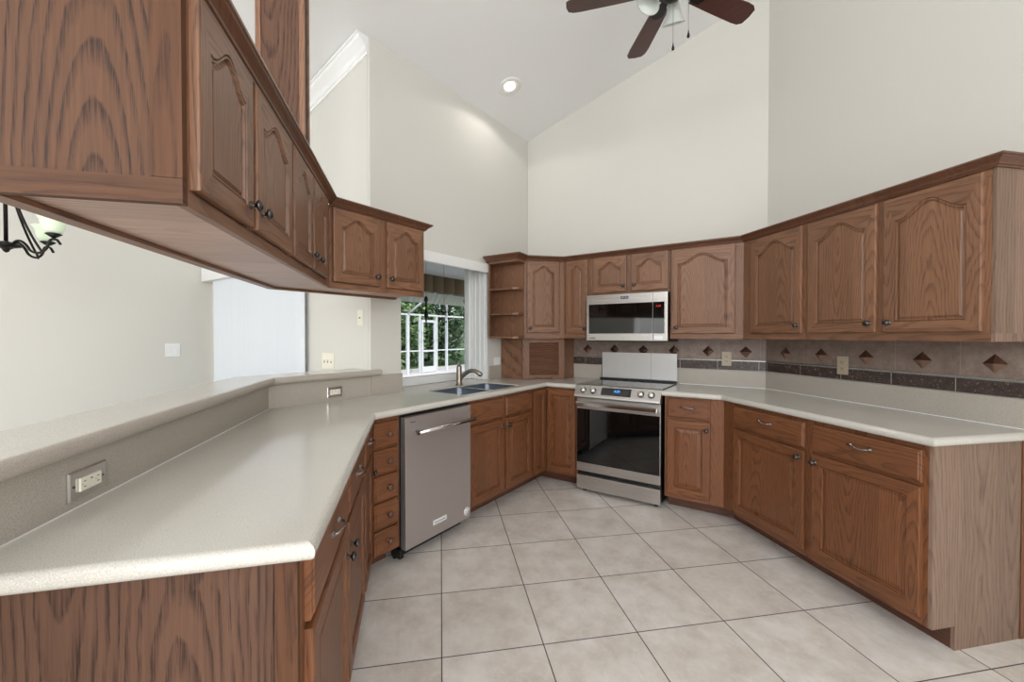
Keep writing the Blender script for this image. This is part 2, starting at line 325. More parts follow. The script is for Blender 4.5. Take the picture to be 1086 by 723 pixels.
# ------------------------------------------------------------------ cabinet parts
def loop_rect(x0, x1, z0, z1, arch, n=26):
    """matched (inner, tag) loops: bottom edge, right edge, top (arch), left"""
    L = []
    for i in range(n+1):
        u = i/n; x = x1+(x0-x1)*u; t = abs(2*u-1)
        h = 0 if not arch else arch*(0 if t > .90 else ((1+math.cos(PI*t/.90))/2)**.95)
        L.append((x, z1-arch+h))
    return [(x0, z0), (x1, z0)] + L
def door_mesh(x0, x1, z0, z1, yf, arch=.0, st=.052, th=.02, top=None, raised=.022):
    """cathedral (arch>0) or square raised panel door; front at y=yf-th"""
    m = MB(); F = yf-th; ix0, ix1, iz0 = x0+st, x1-st, z0+st; iz1 = z1-(top if top else st)
    inner = loop_rect(ix0, ix1, iz0, iz1, arch)
    e = .006
    # outer front polygon points, paired to the inner loop (corner points repeat the inner vertex)
    pairs = [((ix0, z0+e), inner[0], 1), ((ix1, z0+e), inner[1], 1), ((x1-e, z0+e), inner[1], 0), ((x1-e, iz0), inner[1], 0)]
    topl = inner[2:]
    pairs += [((x1-e, topl[0][1]), topl[0], 0), ((x1-e, z1-e), topl[0], 1)]
    for p in topl: pairs.append(((p[0], z1-e), p, 1))
    pairs += [((x0+e, z1-e), topl[-1], 0), ((x0+e, topl[-1][1]), topl[-1], 0), ((x0+e, iz0), inner[0], 0), ((x0+e, z0+e), inner[0], 1)]
    n = len(pairs)
    cx, cz = (ix0+ix1)/2, (iz0+iz1-arch)/2
    def inset(i, d):
        lp = inner; k = lp.index(pairs[i][1])
        p = Vector(lp[k]); a = Vector(lp[k-1]); b = Vector(lp[(k+1) % len(lp)])
        d1 = (p-a).normalized(); d2 = (b-p).normalized(); n1 = Vector((-d1.y, d1.x)); n2 = Vector((-d2.y, d2.x))
        mm = (n1+n2); mm = mm.normalized()/max(.55, mm.normalized().dot(n1)) if mm.length > 1e-4 else n1
        q = p+mm*d; return (q.x, q.y)
    def ring(f, y): return [m.b.verts.new((f(i)[0], y, f(i)[1])) for i in range(n)]
    rings = [ring(lambda i: pairs[i][0], F)]
    for d, y in ((0, F), (.002, F+.006), (.005, F+.002), (.009, F+.002), (.012, F+.011), (.015, F+.011), (.015+raised, F+.0055)):
        rings.append(ring(lambda i, d=d: inset(i, d), y))
    for A, B in zip(rings, rings[1:]):
        for i in range(n):
            j = (i+1) % n; vs = []
            for v in (A[i], A[j], B[j], B[i]):
                if all((v.co-q.co).length > 1e-6 for q in vs): vs.append(v)
            if len(vs) > 2:
                try: f = m.b.faces.new(vs); f.material_index = pairs[i][2] if A is rings[0] else 0
                except ValueError: pass
    last = [];
    for v in rings[-1]:
        if not last or (v.co-last[-1].co).length > 1e-6: last.append(v)
    pl = [(v.co.x, v.co.z) for v in last]
    for t in tessellate_polygon([[Vector((p[0], p[1], 0)) for p in pl]]):
        try: m.b.faces.new([last[i] for i in t])
        except ValueError: pass
    # outer edge: rounded to the back
    O = [(x0+e, z0+e), (x1-e, z0+e), (x1-e, z1-e), (x0+e, z1-e)]; O1 = [(x0+.0015, z0+.0015), (x1-.0015, z0+.0015), (x1-.0015, z1-.0015), (x0+.0015, z1-.0015)]; O2 = [(x0, z0), (x1, z0), (x1, z1), (x0, z1)]
    for (a, ya), (b, yb) in (((O, F), (O1, F+.002)), ((O1, F+.002), (O2, F+.006)), ((O2, F+.006), (O2, yf))):
        for i in range(4):
            j = (i+1) % 4; m.face([(a[i][0], ya, a[i][1]), (a[j][0], ya, a[j][1]), (b[j][0], yb, b[j][1]), (b[i][0], yb, b[i][1])], 1 if i in (0, 2) else 0)
    m.face([(p[0], yf, p[1]) for p in O2])
    bmesh.ops.remove_doubles(m.b, verts=m.b.verts[:], dist=1e-5)
    return m
def slab_mesh(x0, x1, z0, z1, yf, th=.02):
    m = MB(); F = yf-th
    R = [(0, yf), (0, F+.008), (.003, F+.005), (.008, F+.004), (.011, F), ]
    prev = None
    for d, y in R:
        cur = [(x0+d, y, z0+d), (x1-d, y, z0+d), (x1-d, y, z1-d), (x0+d, y, z1-d)]
        if prev:
            for i in range(4): j = (i+1) % 4; m.face([prev[i], prev[j], cur[j], cur[i]])
        else: m.face(cur)
        prev = cur
    m.face(prev); bmesh.ops.remove_doubles(m.b, verts=m.b.verts[:], dist=1e-6); return m
def knob(x, z, y, parent, mat='pewter', r=.0155):
    m = MB(); m.lathe([(0, 0), (r*.72, 0), (r*.72, .002), (r*.36, .004), (r*.33, .013), (r*.9, .017), (r, .021), (r*.93, .025), (r*.55, .029), (0, .0305)], (x, y, z), 16, 'y')
    return m.build('knob', M[mat], parent)
def pull(x, z, y, parent, w=.048):
    m = MB(); pts = []
    for i in range(15):
        t = -1+2*i/14; pts.append((x+t*w, y-.006-.022*(1-t*t)**.6, z-.004*math.sin(t*PI)))
    rs = [.0048-.0016*abs(math.sin((i/14)*PI*2)) for i in range(15)]
    m.tube(pts, rs, 8)
    for sg in (-1, 1):
        m.lathe([(0, 0), (.010, 0), (.010, .002), (.006, .004), (.005, .010), (0, .012)], (x+sg*w, y, z), 12, 'y')
        m.tube([(x+sg*w, y-.005, z), (x+sg*(w+.012), y-.004, z+.002)], [.005, .003], 6)
    return m.build('pull', M['pull'], parent)
def base_unit(name, label, fr, x0, x1, doors, drawers, d=.565, mv='bv', mh='bh', poly=None, zf=.105, stiles=None, rails=None, toe_d=.44, group=None, hollow=False, toe=None):
    t = thing(name, label, 'cabinet', fr, ((x0+x1)/2, -.28, 0), group)
    m = MB()
    if poly: m.prism(poly, zf, .8755)
    elif hollow: m.prism([(-d+.004, zf), (-.004, zf), (-.004, .68), (-d+.024, .68), (-d+.024, .8755), (-d+.004, .8755)], x0, x1, axis='x')
    else: m.box(x0, x1, -d+.004, -.004, zf, .8755)
    m.build('carcass', M[mv], t)
    m = MB()
    for a, b in (stiles or []): m.box(a, b, -d, -d+.0035, zf, .8755, 0)
    for a, b, c, e in (rails or []): m.box(a, b, -d+.0005, -d+.0037, c, e, 1)
    if stiles or rails: m.build('face_frame', [M[mv], M[mh]], t)
    if toe_d:
        ta, tb = toe or (x0, x1); m = MB(); m.box(ta, tb, -toe_d, -toe_d+.015, 0, zf); m.build('toe_kick', M['toe'], t)
    for (a, b, c, e, kx, kz) in doors:
        dr = door_mesh(a, b, c, e, -d).build('door', [M[mv], M[mh]], t)
        if kx is not None: knob(kx, kz, -d-.02, dr)
    for (a, b, c, e, px, kind) in drawers:
        dr = slab_mesh(a, b, c, e, -d).build('drawer_front', M[mh], t)
        if kind == 'pull': pull(px, (c+e)/2+.015, -d-.02, dr)
        elif kind == 'knob': knob(px, (c+e)/2, -d-.02, dr, 'woodknob', .0185)
    return t
def upper_unit(name, label, fr, x0, x1, z0, z1, doors, d=.33, poly=None, arch=.070, stiles=None, rails=None, extra=None):
    t = thing(name, label, 'cabinet', fr, ((x0+x1)/2, -d/2, z0))
    m = MB()
    if poly: m.prism(poly, z0+.012, z1)
    else: m.box(x0, x1, -d+.004, -.004, z0+.012, z1)
    m.build('carcass', M['ov'], t)
    m = MB()
    st = stiles if stiles is not None else [(x0, x0+.03), (x1-.03, x1)]
    rl = rails if rails is not None else [(x0, x1, z0, z0+.045), (x0, x1, z1-.04, z1)]
    for a, b in st: m.box(a, b, -d, -d+.02, z0+.001, z1-.001, 0)
    for a, b, c, e in rl: m.box(a, b, -d-.0008, -d+.0192, c, e, 1)
    m.build('face_frame', [M['ov'], M['oh']], t)
    for (a, b, c, e, kx, kz) in doors:
        dr = door_mesh(a, b, c, e, -d, arch=arch if b-a > .3 else arch*.8, top=.045, raised=.009).build('door', [M['ov'], M['oh']], t)
        knob(kx, kz, -d-.02, dr)
    return t
def inter(fa, da, fb, db):
    na, nb = fa.n, fb.n; c1 = na.dot(fa.O)-da; c2 = nb.dot(fb.O)-db; det = na.x*nb.y-na.y*nb.x
    return Vector(((c1*nb.y-na.y*c2)/det, (na.x*c2-c1*nb.x)/det, 0))
def ceilz(x, y=0): return 3.44+.272*(min(x, 1.3)+2.39) - .272*max(0, x-1.3)

# ------------------------------------------------------------------ room shell
def wallbox(name, fr, x0, x1, y0, y1, z0, z1=None, mat='wall'):
    """wall piece in frame coordinates; z1 None -> up to the sloping ceiling"""
    m = MB(); q = [(x0, y0), (x1, y0), (x1, y1), (x0, y1)]; tops = []
    xs = [x0, x1]
    # split at the ceiling ridge when needed
    bot = [m.b.verts.new((x, y, z0)) for x, y in q]; top = []
    for x, y in q:
        p = fr.w(x, y); top.append(m.b.verts.new((x, y, z1 if z1 is not None else ceilz(p.x)+.01)))
    m.b.faces.new(bot[::-1]); m.b.faces.new(top)
    for i in range(4): j = (i+1) % 4; m.b.faces.new([bot[i], bot[j], top[j], top[i]])
    return m.build(name, M[mat], fr=fr, base=((x0+x1)/2, (y0+y1)/2, z0), kind='structure')
m = MB(); m.box(-5.3, 3.3, -5.1, 4.1, -.06, 0); m.build('floor', M['floor'], kind='structure')
m = MB(); m.prism([(-5.3, ceilz(-5.3)), (1.3, ceilz(1.3)), (3.3, ceilz(3.3)), (3.3, ceilz(3.3)+.12), (1.3, ceilz(1.3)+.12), (-5.3, ceilz(-5.3)+.12)], -5.1, 4.1, axis='y'); m.build('ceiling', M['ceil'], kind='structure')
WIN0, WIN1, WT, WD = .945, 1.985, 2.01, .27
cornA = FA.inv((-2.38, 3.845))[0]
wallbox('wall_left', FA, .68, WIN0, 0, WD, 0)
o = wallbox('wall_left', FA, WIN0, WIN1, 0, WD, 0, .87)
wallbox('wall_left', FA, WIN0, WIN1, 0, WD, 2.012)
wallbox('wall_left', FA, WIN1, cornA+.1, 0, WD, 0)
m = MB()
wallbox('wall_back', FB, -2.38, -.15, 0, .15, 0)
# wall C, following the ridge
m = MB(); L = []
for sx in (0, (1.3+.15)/math.cos(PI/4), 4.497): L.append((sx, ceilz(FC.w(sx, 0).x)+.01))
m.prism([(0, 0), (4.497, 0)]+[(a, b) for a, b in L[::-1]], 0, .15, axis='y'); m.build('wall_right', M['wall'], fr=FC, kind='structure')
YD = 1.855
SX0, SX1, SZ = -4.93, -3.29, 1.97
wallbox('wall_dining_back', FW, SX1, -2.47, YD, YD+.15, 0)
wallbox('wall_dining_back', FW, -5.05, SX0, YD, YD+.15, 0)
wallbox('wall_dining_back', FW, SX0, SX1, YD, YD+.15, SZ)
wallbox('wall_dining_left', FW, -5.2, -5.05, -5.0, YD+.15, 0)
# front wall (behind camera) with two wide glazed openings, right wall with one
def wall_open(name, fr, x0, x1, y0, y1, o0, o1, z0, z1):
    wallbox(name, fr, x0, o0, y0, y1, 0); wallbox(name, fr, o1, x1, y0, y1, 0); wallbox(name, fr, o0, o1, y0, y1, z1)
    if z0 > 0: wallbox(name, fr, o0, o1, y0, y1, 0, z0)
wall_open('wall_front', FW, -5.05, 1.3, -5.1, -4.98, -3.6, 1.2, 0, 2.6)
wallbox('wall_front', FW, 1.3, 3.03, -5.1, -4.98, 0)
wallbox('wall_side', FW, 3.03, 3.15, -5.0, -4.1, 0); wallbox('wall_side', FW, 3.03, 3.15, -4.1, -.7, 2.55); wallbox('wall_side', FW, 3.03, 3.15, -.7, .665, 0)

# crown moulding on the dining wall, running down with the ceiling
m = MB(); sl_ = math.atan(.272)
pr = [(0, 0), (-.012, 0), (-.016, .012), (-.026, .018), (-.03, .05), (-.075, .085), (-.08, .1), (-.092, .104), (-.092, .118), (0, .118)]
for (xa, xb) in ((-2.455, -5.05),):
    ra = [m.b.verts.new((xa, YD+o, ceilz(xa)-.118/math.cos(sl_)+z-.001)) for o, z in pr]; rb = [m.b.verts.new((xb, YD+o, ceilz(xb)-.118/math.cos(sl_)+z-.001)) for o, z in pr]
    for i in range(len(pr)): j = (i+1) % len(pr); m.b.faces.new([ra[i], ra[j], rb[j], rb[i]])
    m.b.faces.new(ra); m.b.faces.new(rb[::-1])
m.build('trim_1', M['white'], base=(-3.7, YD, 3.0), kind='structure')

# dining sliding door, valance and vertical blinds
m = MB()
for a, b in ((SX0, SX0+.05), (SX1-.05, SX1), ((SX0+SX1)/2-.03, (SX0+SX1)/2+.03)): m.box(a, b, YD+.06, YD+.11, 0, SZ)
m.box(SX0+.05, SX1-.05, YD+.065, YD+.105, SZ-.05, SZ); m.box(SX0+.05, SX1-.05, YD+.065, YD+.105, 0, .06)
dr = m.build('door_1', M['white'], base=((SX0+SX1)/2, YD+.08, 0), kind='structure')
m = MB(); m.box(SX0+.05, SX1-.05, YD+.083, YD+.088, .06, SZ-.05); m.build('glass_pane', M['glass'], dr)
t = thing('vertical_blinds', 'white vertical blinds hanging closed over the dining room sliding door', 'blinds', FW, ((SX0+SX1)/2, YD-.05, 0))
m = MB(); m.box(-5.03, SX1+.06, YD-.105, YD-.012, 1.89, 2.03, bev=.004); m.build('valance', M['white'], t)
m = MB(); x = -4.83; i = 0
while x < SX1+.0:
    a = -math.radians(24+random.uniform(-14, 14)); w_ = .092; pts = []
    for q in range(9):
        u = (q/8-.5); c_ = .030*(1-4*u*u); pts.append((x+w_/2+math.cos(a)*u*w_-math.sin(a)*c_, YD-.058-math.sin(a)*u*w_+math.cos(a)*c_))
    bk = [(p[0]+.0006, p[1]+.0009) for p in pts]
    m.prism(pts+bk[::-1], .03, 1.905); x += .0665; i += 1
m.build('slats', M['blind'], t)

# ------------------------------------------------------------------ window over the sink
SW0, SW1 = WIN0, WIN1
m = MB(); m.box(WIN0+.001, WIN1-.001, WD-.075, WD-.02, .916, .985, bev=.003); m.box(WIN1-.055, WIN1-.001, WD-.075, WD-.02, .985, 2.008); m.box(WIN0+.001, WIN0+.012, WD-.075, WD-.02, .985, 2.008); m.box(WIN0+.012, WIN1-.055, WD-.075, WD-.02, 1.992, 2.011)
wf = m.build('window_1', M['white'], fr=FA, base=((WIN0+WIN1)/2, WD-.05, .916), kind='structure')
m = MB(); m.box(WIN0+.012, WIN1-.055, WD-.05, WD-.046, .985, 1.992); m.build('pane', M['glass'], wf)
# jamb lining with tracks
m = MB(); m.box(WIN1-.012, WIN1-.001, .0, WD-.076, .916, 2.010)
for y in (.03, .085, .14): m.box(WIN1-.022, WIN1-.012, y, y+.022, .916, 2.008)
m.box(WIN1-.03, WIN1-.012, .175, WD-.076, .916, 2.008)
m.build('jamb_lining', M['white'], wf)
m = MB(); m.box(WIN0-.03, 1.968, -.036, -.001, 1.928, 2.013, bev=.003); m.build('trim_2', M['white'], fr=FA, base=(1.5, 0, 1.95), kind='structure')

# ------------------------------------------------------------------ outside
m = MB(); m.box(-60, 20, 2.2, 60, -.26, -.16); m.box(-60, -5.4, -30, 2.2, -.26, -.16); m.build('ground', M['grass'], base=(-20, 20, -.2), kind='structure')
m = MB(); m.box(-13.2, -2.80, 2.25, 20, -.158, -.07); m.build('patio_floor', M['deck'], base=(-8, 10, -.1), kind='structure')
m = MB(); m.box(-5.72, -2.78, 2.02, 12, 2.5, 2.6); m.build('patio_ceiling', M['wall'], base=(-4, 7, 2.5), kind='structure')
m = MB(); m.box(-5.80, -5.70, 2.1, 12, 2.18, 2.499); m.build('patio_beam', M['drape'], base=(-5.7, 7, 2.18), kind='structure')
m = MB(); m.box(-5.93, -5.88, 2.1, 12, 1.975, 2.178)
for i in range(70):
    y = 2.3+i*.135; m.prism([(y, 1.98), (y+.02, 1.98), (y+.16, 2.175), (y+.14, 2.175)], -5.885, -5.872, axis='x')
m.build('patio_gutter', M['alum'], base=(-5.9, 7, 1.98), kind='structure')
t = thing('pool_cage', 'white aluminium screen enclosure with screen door beyond the window', 'screen enclosure', FW, (-11.5, 12, -.07))
def beam(m, a, b, r=.035): m.tube([a, b], r, 4)
for y in (3.6, 5.3, 7.0, 8.6): m = MB(); m.box(-11.52, -11.48, y-.03, y+.03, -.07, 2.1); m.build('post', M['alum'], t)
for y, w_ in ((10.33, .05), (10.91, .03), (11.79, .035), (12.37, .04), (14.9, .04), (17.2, .04)):
    m = MB(); m.box(-11.54, -11.46, y-w_, y+w_, -.07, 2.1); m.build('post', M['alum'], t)
m = MB(); m.box(-11.53, -11.47, 3.0, 18, 2.08, 2.14); m.build('top_rail', M['alum'], t)
m = MB()
for a, b in ((3.0, 10.9), (11.8, 18)): m.box(-11.52, -11.48, a, b, .745, .79)
m.build('mid_rail', M['alum'], t)
for (a, b) in (((-11.5, 10.33, 2.12), (-10.6, 10.35, 2.62)), ((-11.5, 12.4, 2.12), (-10.6, 11.4, 2.62)), ((-11.5, 13.9, 2.12), (-10.6, 12.3, 2.62))): m = MB(); beam(m, a, b, .04); m.build('rafter', M['alum'], t)
m = MB(); beam(m, (-10.6, 8, 2.62), (-10.6, 16, 2.62), .03); m.build('ridge_rail', M['alum'], t)
m = MB(); y0, y1 = 10.98, 11.72
m.box(-11.51, -11.45, y0, y0+.08, -.05, 1.93); m.box(-11.51, -11.45, y1-.08, y1, -.05, 1.93); m.box(-11.51, -11.45, y0+.08, y1-.08, 1.84, 1.93); m.box(-11.51, -11.45, y0+.08, y1-.08, .72, .79); m.box(-11.505, -11.455, y0+.08, y1-.08, -.05, .16)
m.build('screen_door', M['alum'], t)
def leaves(m, c, rx, ry, rz, n, size, mi=0):
    for _ in range(n):
        while True:
            p = Vector((random.uniform(-1, 1), random.uniform(-1, 1), random.uniform(-1, 1)))
            if .2 < p.length < 1: break
        p = p.normalized()*(p.length**.35)*(1+.15*math.sin(p.x*9)+.15*math.sin(p.z*11+p.y*7)); q = Vector((c[0]+p.x*rx, c[1]+p.y*ry, c[2]+p.z*rz))
        a = Vector((random.gauss(0, 1), random.gauss(0, 1), random.gauss(0, .6))).normalized(); b = a.cross(Vector((random.gauss(0, 1), random.gauss(0, 1), random.gauss(0, 1)))).normalized()
        s_ = size*random.uniform(.6, 1.3); vs = [m.b.verts.new(q+a*s_), m.b.verts.new(q+b*s_*.45), m.b.verts.new(q-a*s_), m.b.verts.new(q-b*s_*.45)]
        m.b.faces.new(vs).material_index = mi
def tree(loc, rx, ry, h, n, mat, label, nm='tree'):
    t = thing(nm, label, 'tree', FW, (loc[0], loc[1], -.16), 'trees behind the pool cage')
    m = MB(); x, y = loc
    m.tube([(x, y, -.16), (x+.1, y, h*.3), (x-.05, y+.1, h*.6), (x, y, h*.85)], [.14, .11, .08, .03], 8)
    for q in range(5): a = q*1.3; m.tube([(x, y, h*.35+q*.2), (x+math.cos(a)*rx*.6, y+math.sin(a)*ry*.6, h*.5+q*.35)], [.05, .015], 6)
    m.build('trunk', M['bark'], t)
    m = MB(); leaves(m, (x, y, h*.52), rx*.9, ry*.9, h*.5, n, .14); m.build('foliage', M[mat], t)
tree((-15.5, 11.2), 1.6, 1.5, 5.4, 4200, 'leaf1', 'light green leafy tree left of the screen door, seen through the sink window')
tree((-15.2, 13.2), 1.5, 1.5, 5.0, 4200, 'leaf1', 'light green leafy tree right behind the screen door panel')
tree((-14.8, 15.6), 1.7, 1.6, 6.4, 4800, 'leaf2', 'dark green dense tree at right behind the wide screen bay')
tree((-17.8, 14.6), 2.2, 2.6, 8.6, 5200, 'leaf2', 'tall dark tree rising behind the lighter trees')
tree((-17.5, 9.6), 2.0, 2.2, 8.0, 4200, 'leaf2', 'tall dark tree at the left edge of the window view')
tree((-18.5, 18.4), 2.6, 3.0, 9.0, 5200, 'leaf2', 'tall dark tree hidden partly by the window jamb')
# hanging wind chimes under the patio ceiling
def chime(x, y, label, kind):
    t = thing('wind_chime', label, 'wind chime', FW, (x, y, 1.45), 'wind chimes outside the window')
    zt_ = 1.87 if kind == 0 else 1.80
    m = MB(); m.tube([(x, y, 2.499), (x, y, zt_)], .0025, 5); m.build('cord', M['iron'], t)
    if kind == 0:
        m = MB(); m.lathe([(0, 1.875), (.018, 1.86), (.028, 1.82), (.014, 1.78), (.012, 1.68), (.026, 1.65), (.028, 1.60), (.012, 1.57), (.009, 1.51), (.018, 1.49), (0, 1.45)], (x, y, 0), 10); m.build('bell', M['iron'], t)
    else:
        for i in range(16):
            a = 2*PI*i/16; hx = .11*math.sin(a)**3; hz = 1.60+.11*(math.cos(a)*.8-.28*math.cos(2*a)-.1*math.cos(3*a))
            m = MB(); m.lathe([(0, -.018), (.018, 0), (0, .018)], (x, y+hx, hz), 6); m.build('bead', M['iron'], t)
        m = MB(); m.tube([(x, y-.085, 1.66), (x, y, zt_), (x, y+.085, 1.66)], .002, 5); m.build('hanger', M['iron'], t)
def ray_pt(px, depth):
    f = 438.0; h = math.radians(33.9); Fv = Vector((-math.sin(h), math.cos(h), 0)); Rv = Vector((math.cos(h), math.sin(h), 0)); p = Fv*depth+Rv*((px-543)/f*depth); return p.x, p.y
for px, dd, kd, lb in ((452, 5.6, 0, 'dark bell wind chime, leftmost of three in the window'), (471, 5.8, 1, 'heart shaped beaded wind chime in the middle of the window'), (493.5, 5.9, 0, 'dark bell wind chime beside the white window jamb')):
    x, y = ray_pt(px, dd); chime(x, y, lb, kd)

# ------------------------------------------------------------------ peninsula wall, countertops, bar
KW = .13
aP = FA.O; angb = inter(FA, -KW, FP, -KW)
def wp(fr, x, y): p = fr.w(x, y); return (p.x, p.y)
m = MB(); m.prism([wp(FP, -2.3, .012), (inter(FA, -.012, FP, -.012).x, inter(FA, -.012, FP, -.012).y), wp(FA, .679, .012), wp(FA, .679, KW), (angb.x, angb.y), wp(FP, -2.3, KW)], 0, 1.052)
m.build('wall_peninsula', M['wall'], base=(-2.0, .9, 0), kind='structure')
RAD = .019
def bull(z1, z0, n=6, back=.02):
    zc = (z0+z1)/2; r = (z1-z0)/2
    return [(-back, z1)] + [(-r+r*math.cos(PI/2-PI*i/(n*2)), zc+r*math.sin(PI/2-PI*i/(n*2))) for i in range(n*2+1)] + [(-back, z0)]
PA = inter(FA, .6, FP, .605); AB = inter(FA, .6, FB, .6)
def v2(p): return (p.x, p.y)
t = thing('countertop', 'long speckled beige worktop running from the peninsula past the sink to the range', 'countertop', FW, (-1.9, 1.6, .876))
e0 = -1.712; RB = .02
front = [wp(FP, e0, .0), wp(FP, e0, -.605), v2(PA), v2(AB), (-1.519, 3.245)]
inn = [wp(FP, e0+RB, 0), wp(FP, e0+RB, -.605+RB), v2(inter(FA, .6-RB, FP, .605-RB)), v2(inter(FA, .6-RB, FB, .6-RB)), (-1.519, 3.245+RB)]
outer = inn + [(-1.519, 3.842), wp(FA, cornA-.012, -.003), wp(FA, WIN1-.003, -.003), wp(FA, WIN1-.003, WD-.02), wp(FA, WIN0+.003, WD-.02), wp(FA, WIN0+.003, -.003), v2(inter(FA, .0, FP, .0))]
S0, S1, SD0, SD1 = 1.075, 1.80, -.515, -.125
M['basin'] = plain('sink_steel', (112, 120, 130), .34, .9)
def rrect(x0, x1, y0, y1, r, n=5):
    o = []
    for cx, cy, a0 in ((x1-r, y1-r, 0), (x0+r, y1-r, 90), (x0+r, y0+r, 180), (x1-r, y0+r, 270)):
        for i in range(n+1): a = math.radians(a0+90*i/n); o.append((cx+r*math.cos(a), cy+r*math.sin(a)))
    return o
hole = [wp(FA, *p) for p in rrect(S0, S1, SD0, SD1, .045)][::-1]
m = MB(); m.prism(outer, .876, .914, holes=[hole]); m.build('slab', M['counter'], t)
m = MB(); m.sweep(front, bull(.9145, .8755, back=.0205), side=-1); m.build('bullnose_edge', M['counter'], t, smooth=False)
m = MB(); sp = .0115
c0 = inter(FA, .0, FP, .0); c1 = inter(FA, -sp, FP, -sp)
m.prism([wp(FP, -2.3, 0), v2(c0), wp(FA, WIN0, 0), wp(FA, WIN0, .0), wp(FA, .679, sp*0+.0005), wp(FA, .679, sp), v2(c1), wp(FP, -2.3, sp)], .9145, 1.0525); 
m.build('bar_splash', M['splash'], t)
m = MB(); m.prism([wp(FA, .681, -.012), wp(FA, WIN0+.004, -.012), wp(FA, WIN0+.004, -.0005), wp(FA, .681, -.0005)], .9145, 1.052)
m.build('side_splash', M['splash'], t); m = MB(); m.prism([wp(FA, 2.0, -.012), wp(FA, cornA-.02, -.012), wp(FA, cornA-.02, -.0005), wp(FA, 2.0, -.0005)], .9145, 1.045)
m.build('side_splash', M['splash'], t); m = MB(); m.prism([(-2.36, 3.831), (-1.519, 3.831), (-1.519, 3.844), (-2.36, 3.844)], .9145, 1.052)
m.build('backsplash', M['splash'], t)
# caulk line
m = MB(); m.prism([wp(FP, -1.7, -.0015), wp(FP, -.002, -.0015), wp(FP, -.002, -.0003), wp(FP, -1.7, -.0003)], .9143, .9175); m.build('caulk_line', M['white'], t)
# bar top
t = thing('bar_top', 'raised speckled bar ledge along the peninsula, bending towards the window wall', 'bar top', FW, (-2.1, .9, 1.054))
ov = .042; BW = .255
b0 = inter(FA, ov, FP, ov); bi = inter(FA, ov-RB, FP, ov-RB); bb = inter(FA, ov-BW, FP, ov-BW)
m = MB(); m.prism([wp(FP, -2.3, -ov+RB), v2(bi), wp(FA, .675, -ov+RB), wp(FA, .675, -ov+BW), v2(bb), wp(FP, -2.3, -ov+BW)], 1.054, 1.094)
m.prism([wp(FA, .675, -ov+RB), wp(FA, .745, -ov+RB), wp(FA, .745, -.001), wp(FA, .675, -.001)], 1.054, 1.094); m.build('slab', M['counter'], t)
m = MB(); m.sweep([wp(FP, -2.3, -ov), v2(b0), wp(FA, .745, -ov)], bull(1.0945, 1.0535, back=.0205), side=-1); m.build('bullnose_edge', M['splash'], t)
# right-hand counter
t = thing('countertop', 'speckled beige worktop on the right between the range and the end panel', 'countertop', FW, (.1, 3.1, .876))
BC = inter(FB, .6, FC, .6); XC = 1.508
frontc = [wp(FC, XC, -.003), wp(FC, XC, -.6), v2(BC), (-.806, 3.245)]
BCi = inter(FB, .6-RB, FC, .6-RB); BCw = inter(FB, .002, FC, .002)
m = MB(); m.prism([wp(FC, XC-RB, -.002), wp(FC, XC-RB, -.6+RB), v2(BCi), (-.806, 3.245+RB), (-.806, 3.843), v2(BCw)], .876, .914); m.build('slab', M['counter'], t)
m = MB(); m.sweep(frontc, bull(.9145, .8755, back=.0205), side=1); m.build('bullnose_edge', M['counter'], t)
q0 = inter(FB, .014, FC, .014); q1 = inter(FB, .001, FC, .001)
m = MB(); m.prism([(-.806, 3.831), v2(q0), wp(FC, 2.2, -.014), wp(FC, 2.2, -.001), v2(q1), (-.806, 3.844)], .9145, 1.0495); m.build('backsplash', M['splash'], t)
m = MB(); qa, qb = inter(FB, .0155, FC, .0155), inter(FB, .0142, FC, .0142)
m.prism([(-.806, 3.8295), v2(qa), wp(FC, XC, -.0155), wp(FC, XC, -.0142), v2(qb), (-.806, 3.8308)], .9147, .9185); m.build('caulk_line', M['white'], t)

# tile backsplash: wall B then wall C
def diamond(m, x, y, z, r):
    q = [(x-r, y, z), (x, y, z-r), (x+r, y, z), (x, y, z+r)]; ap = (x, y-.016, z)
    for i in range(4): m.face([q[i], q[(i+1) % 4], ap])
    m.face(q)
for fr, x0, x1, ds, lb in ((FB, -2.3, -.152, (-1.667, -1.391, -1.118, -.848, -.571, -.294), 'brown stone tile backsplash with bronze diamonds behind the range'),
                           (FC, .006, 2.2, (.189, .476, .770, 1.065, 1.358, 1.65), 'brown stone tile backsplash with bronze diamonds above the right-hand worktop')):
    t = thing('tile_backsplash', lb, 'backsplash', fr, (x0, 0, 1.05))
    m = MB(); m.box(x0, x1, -.010, -.001, 1.138, 1.345); m.build('field_tile', M['tile'], t)
    m = MB(); m.box(x0, x1, -.011, -.001, 1.0535, 1.121); m.build('border_band', M['band'], t)
    m = MB(); m.box(x0, x1, -.016, -.001, 1.1215, 1.1375, bev=.005); m.build('pencil_trim', M['silver'], t)
    for d_ in ds:
        m = MB(); diamond(m, d_, -.0105, 1.203, .046); m.build('diamond_tile', M['bronze'], t)

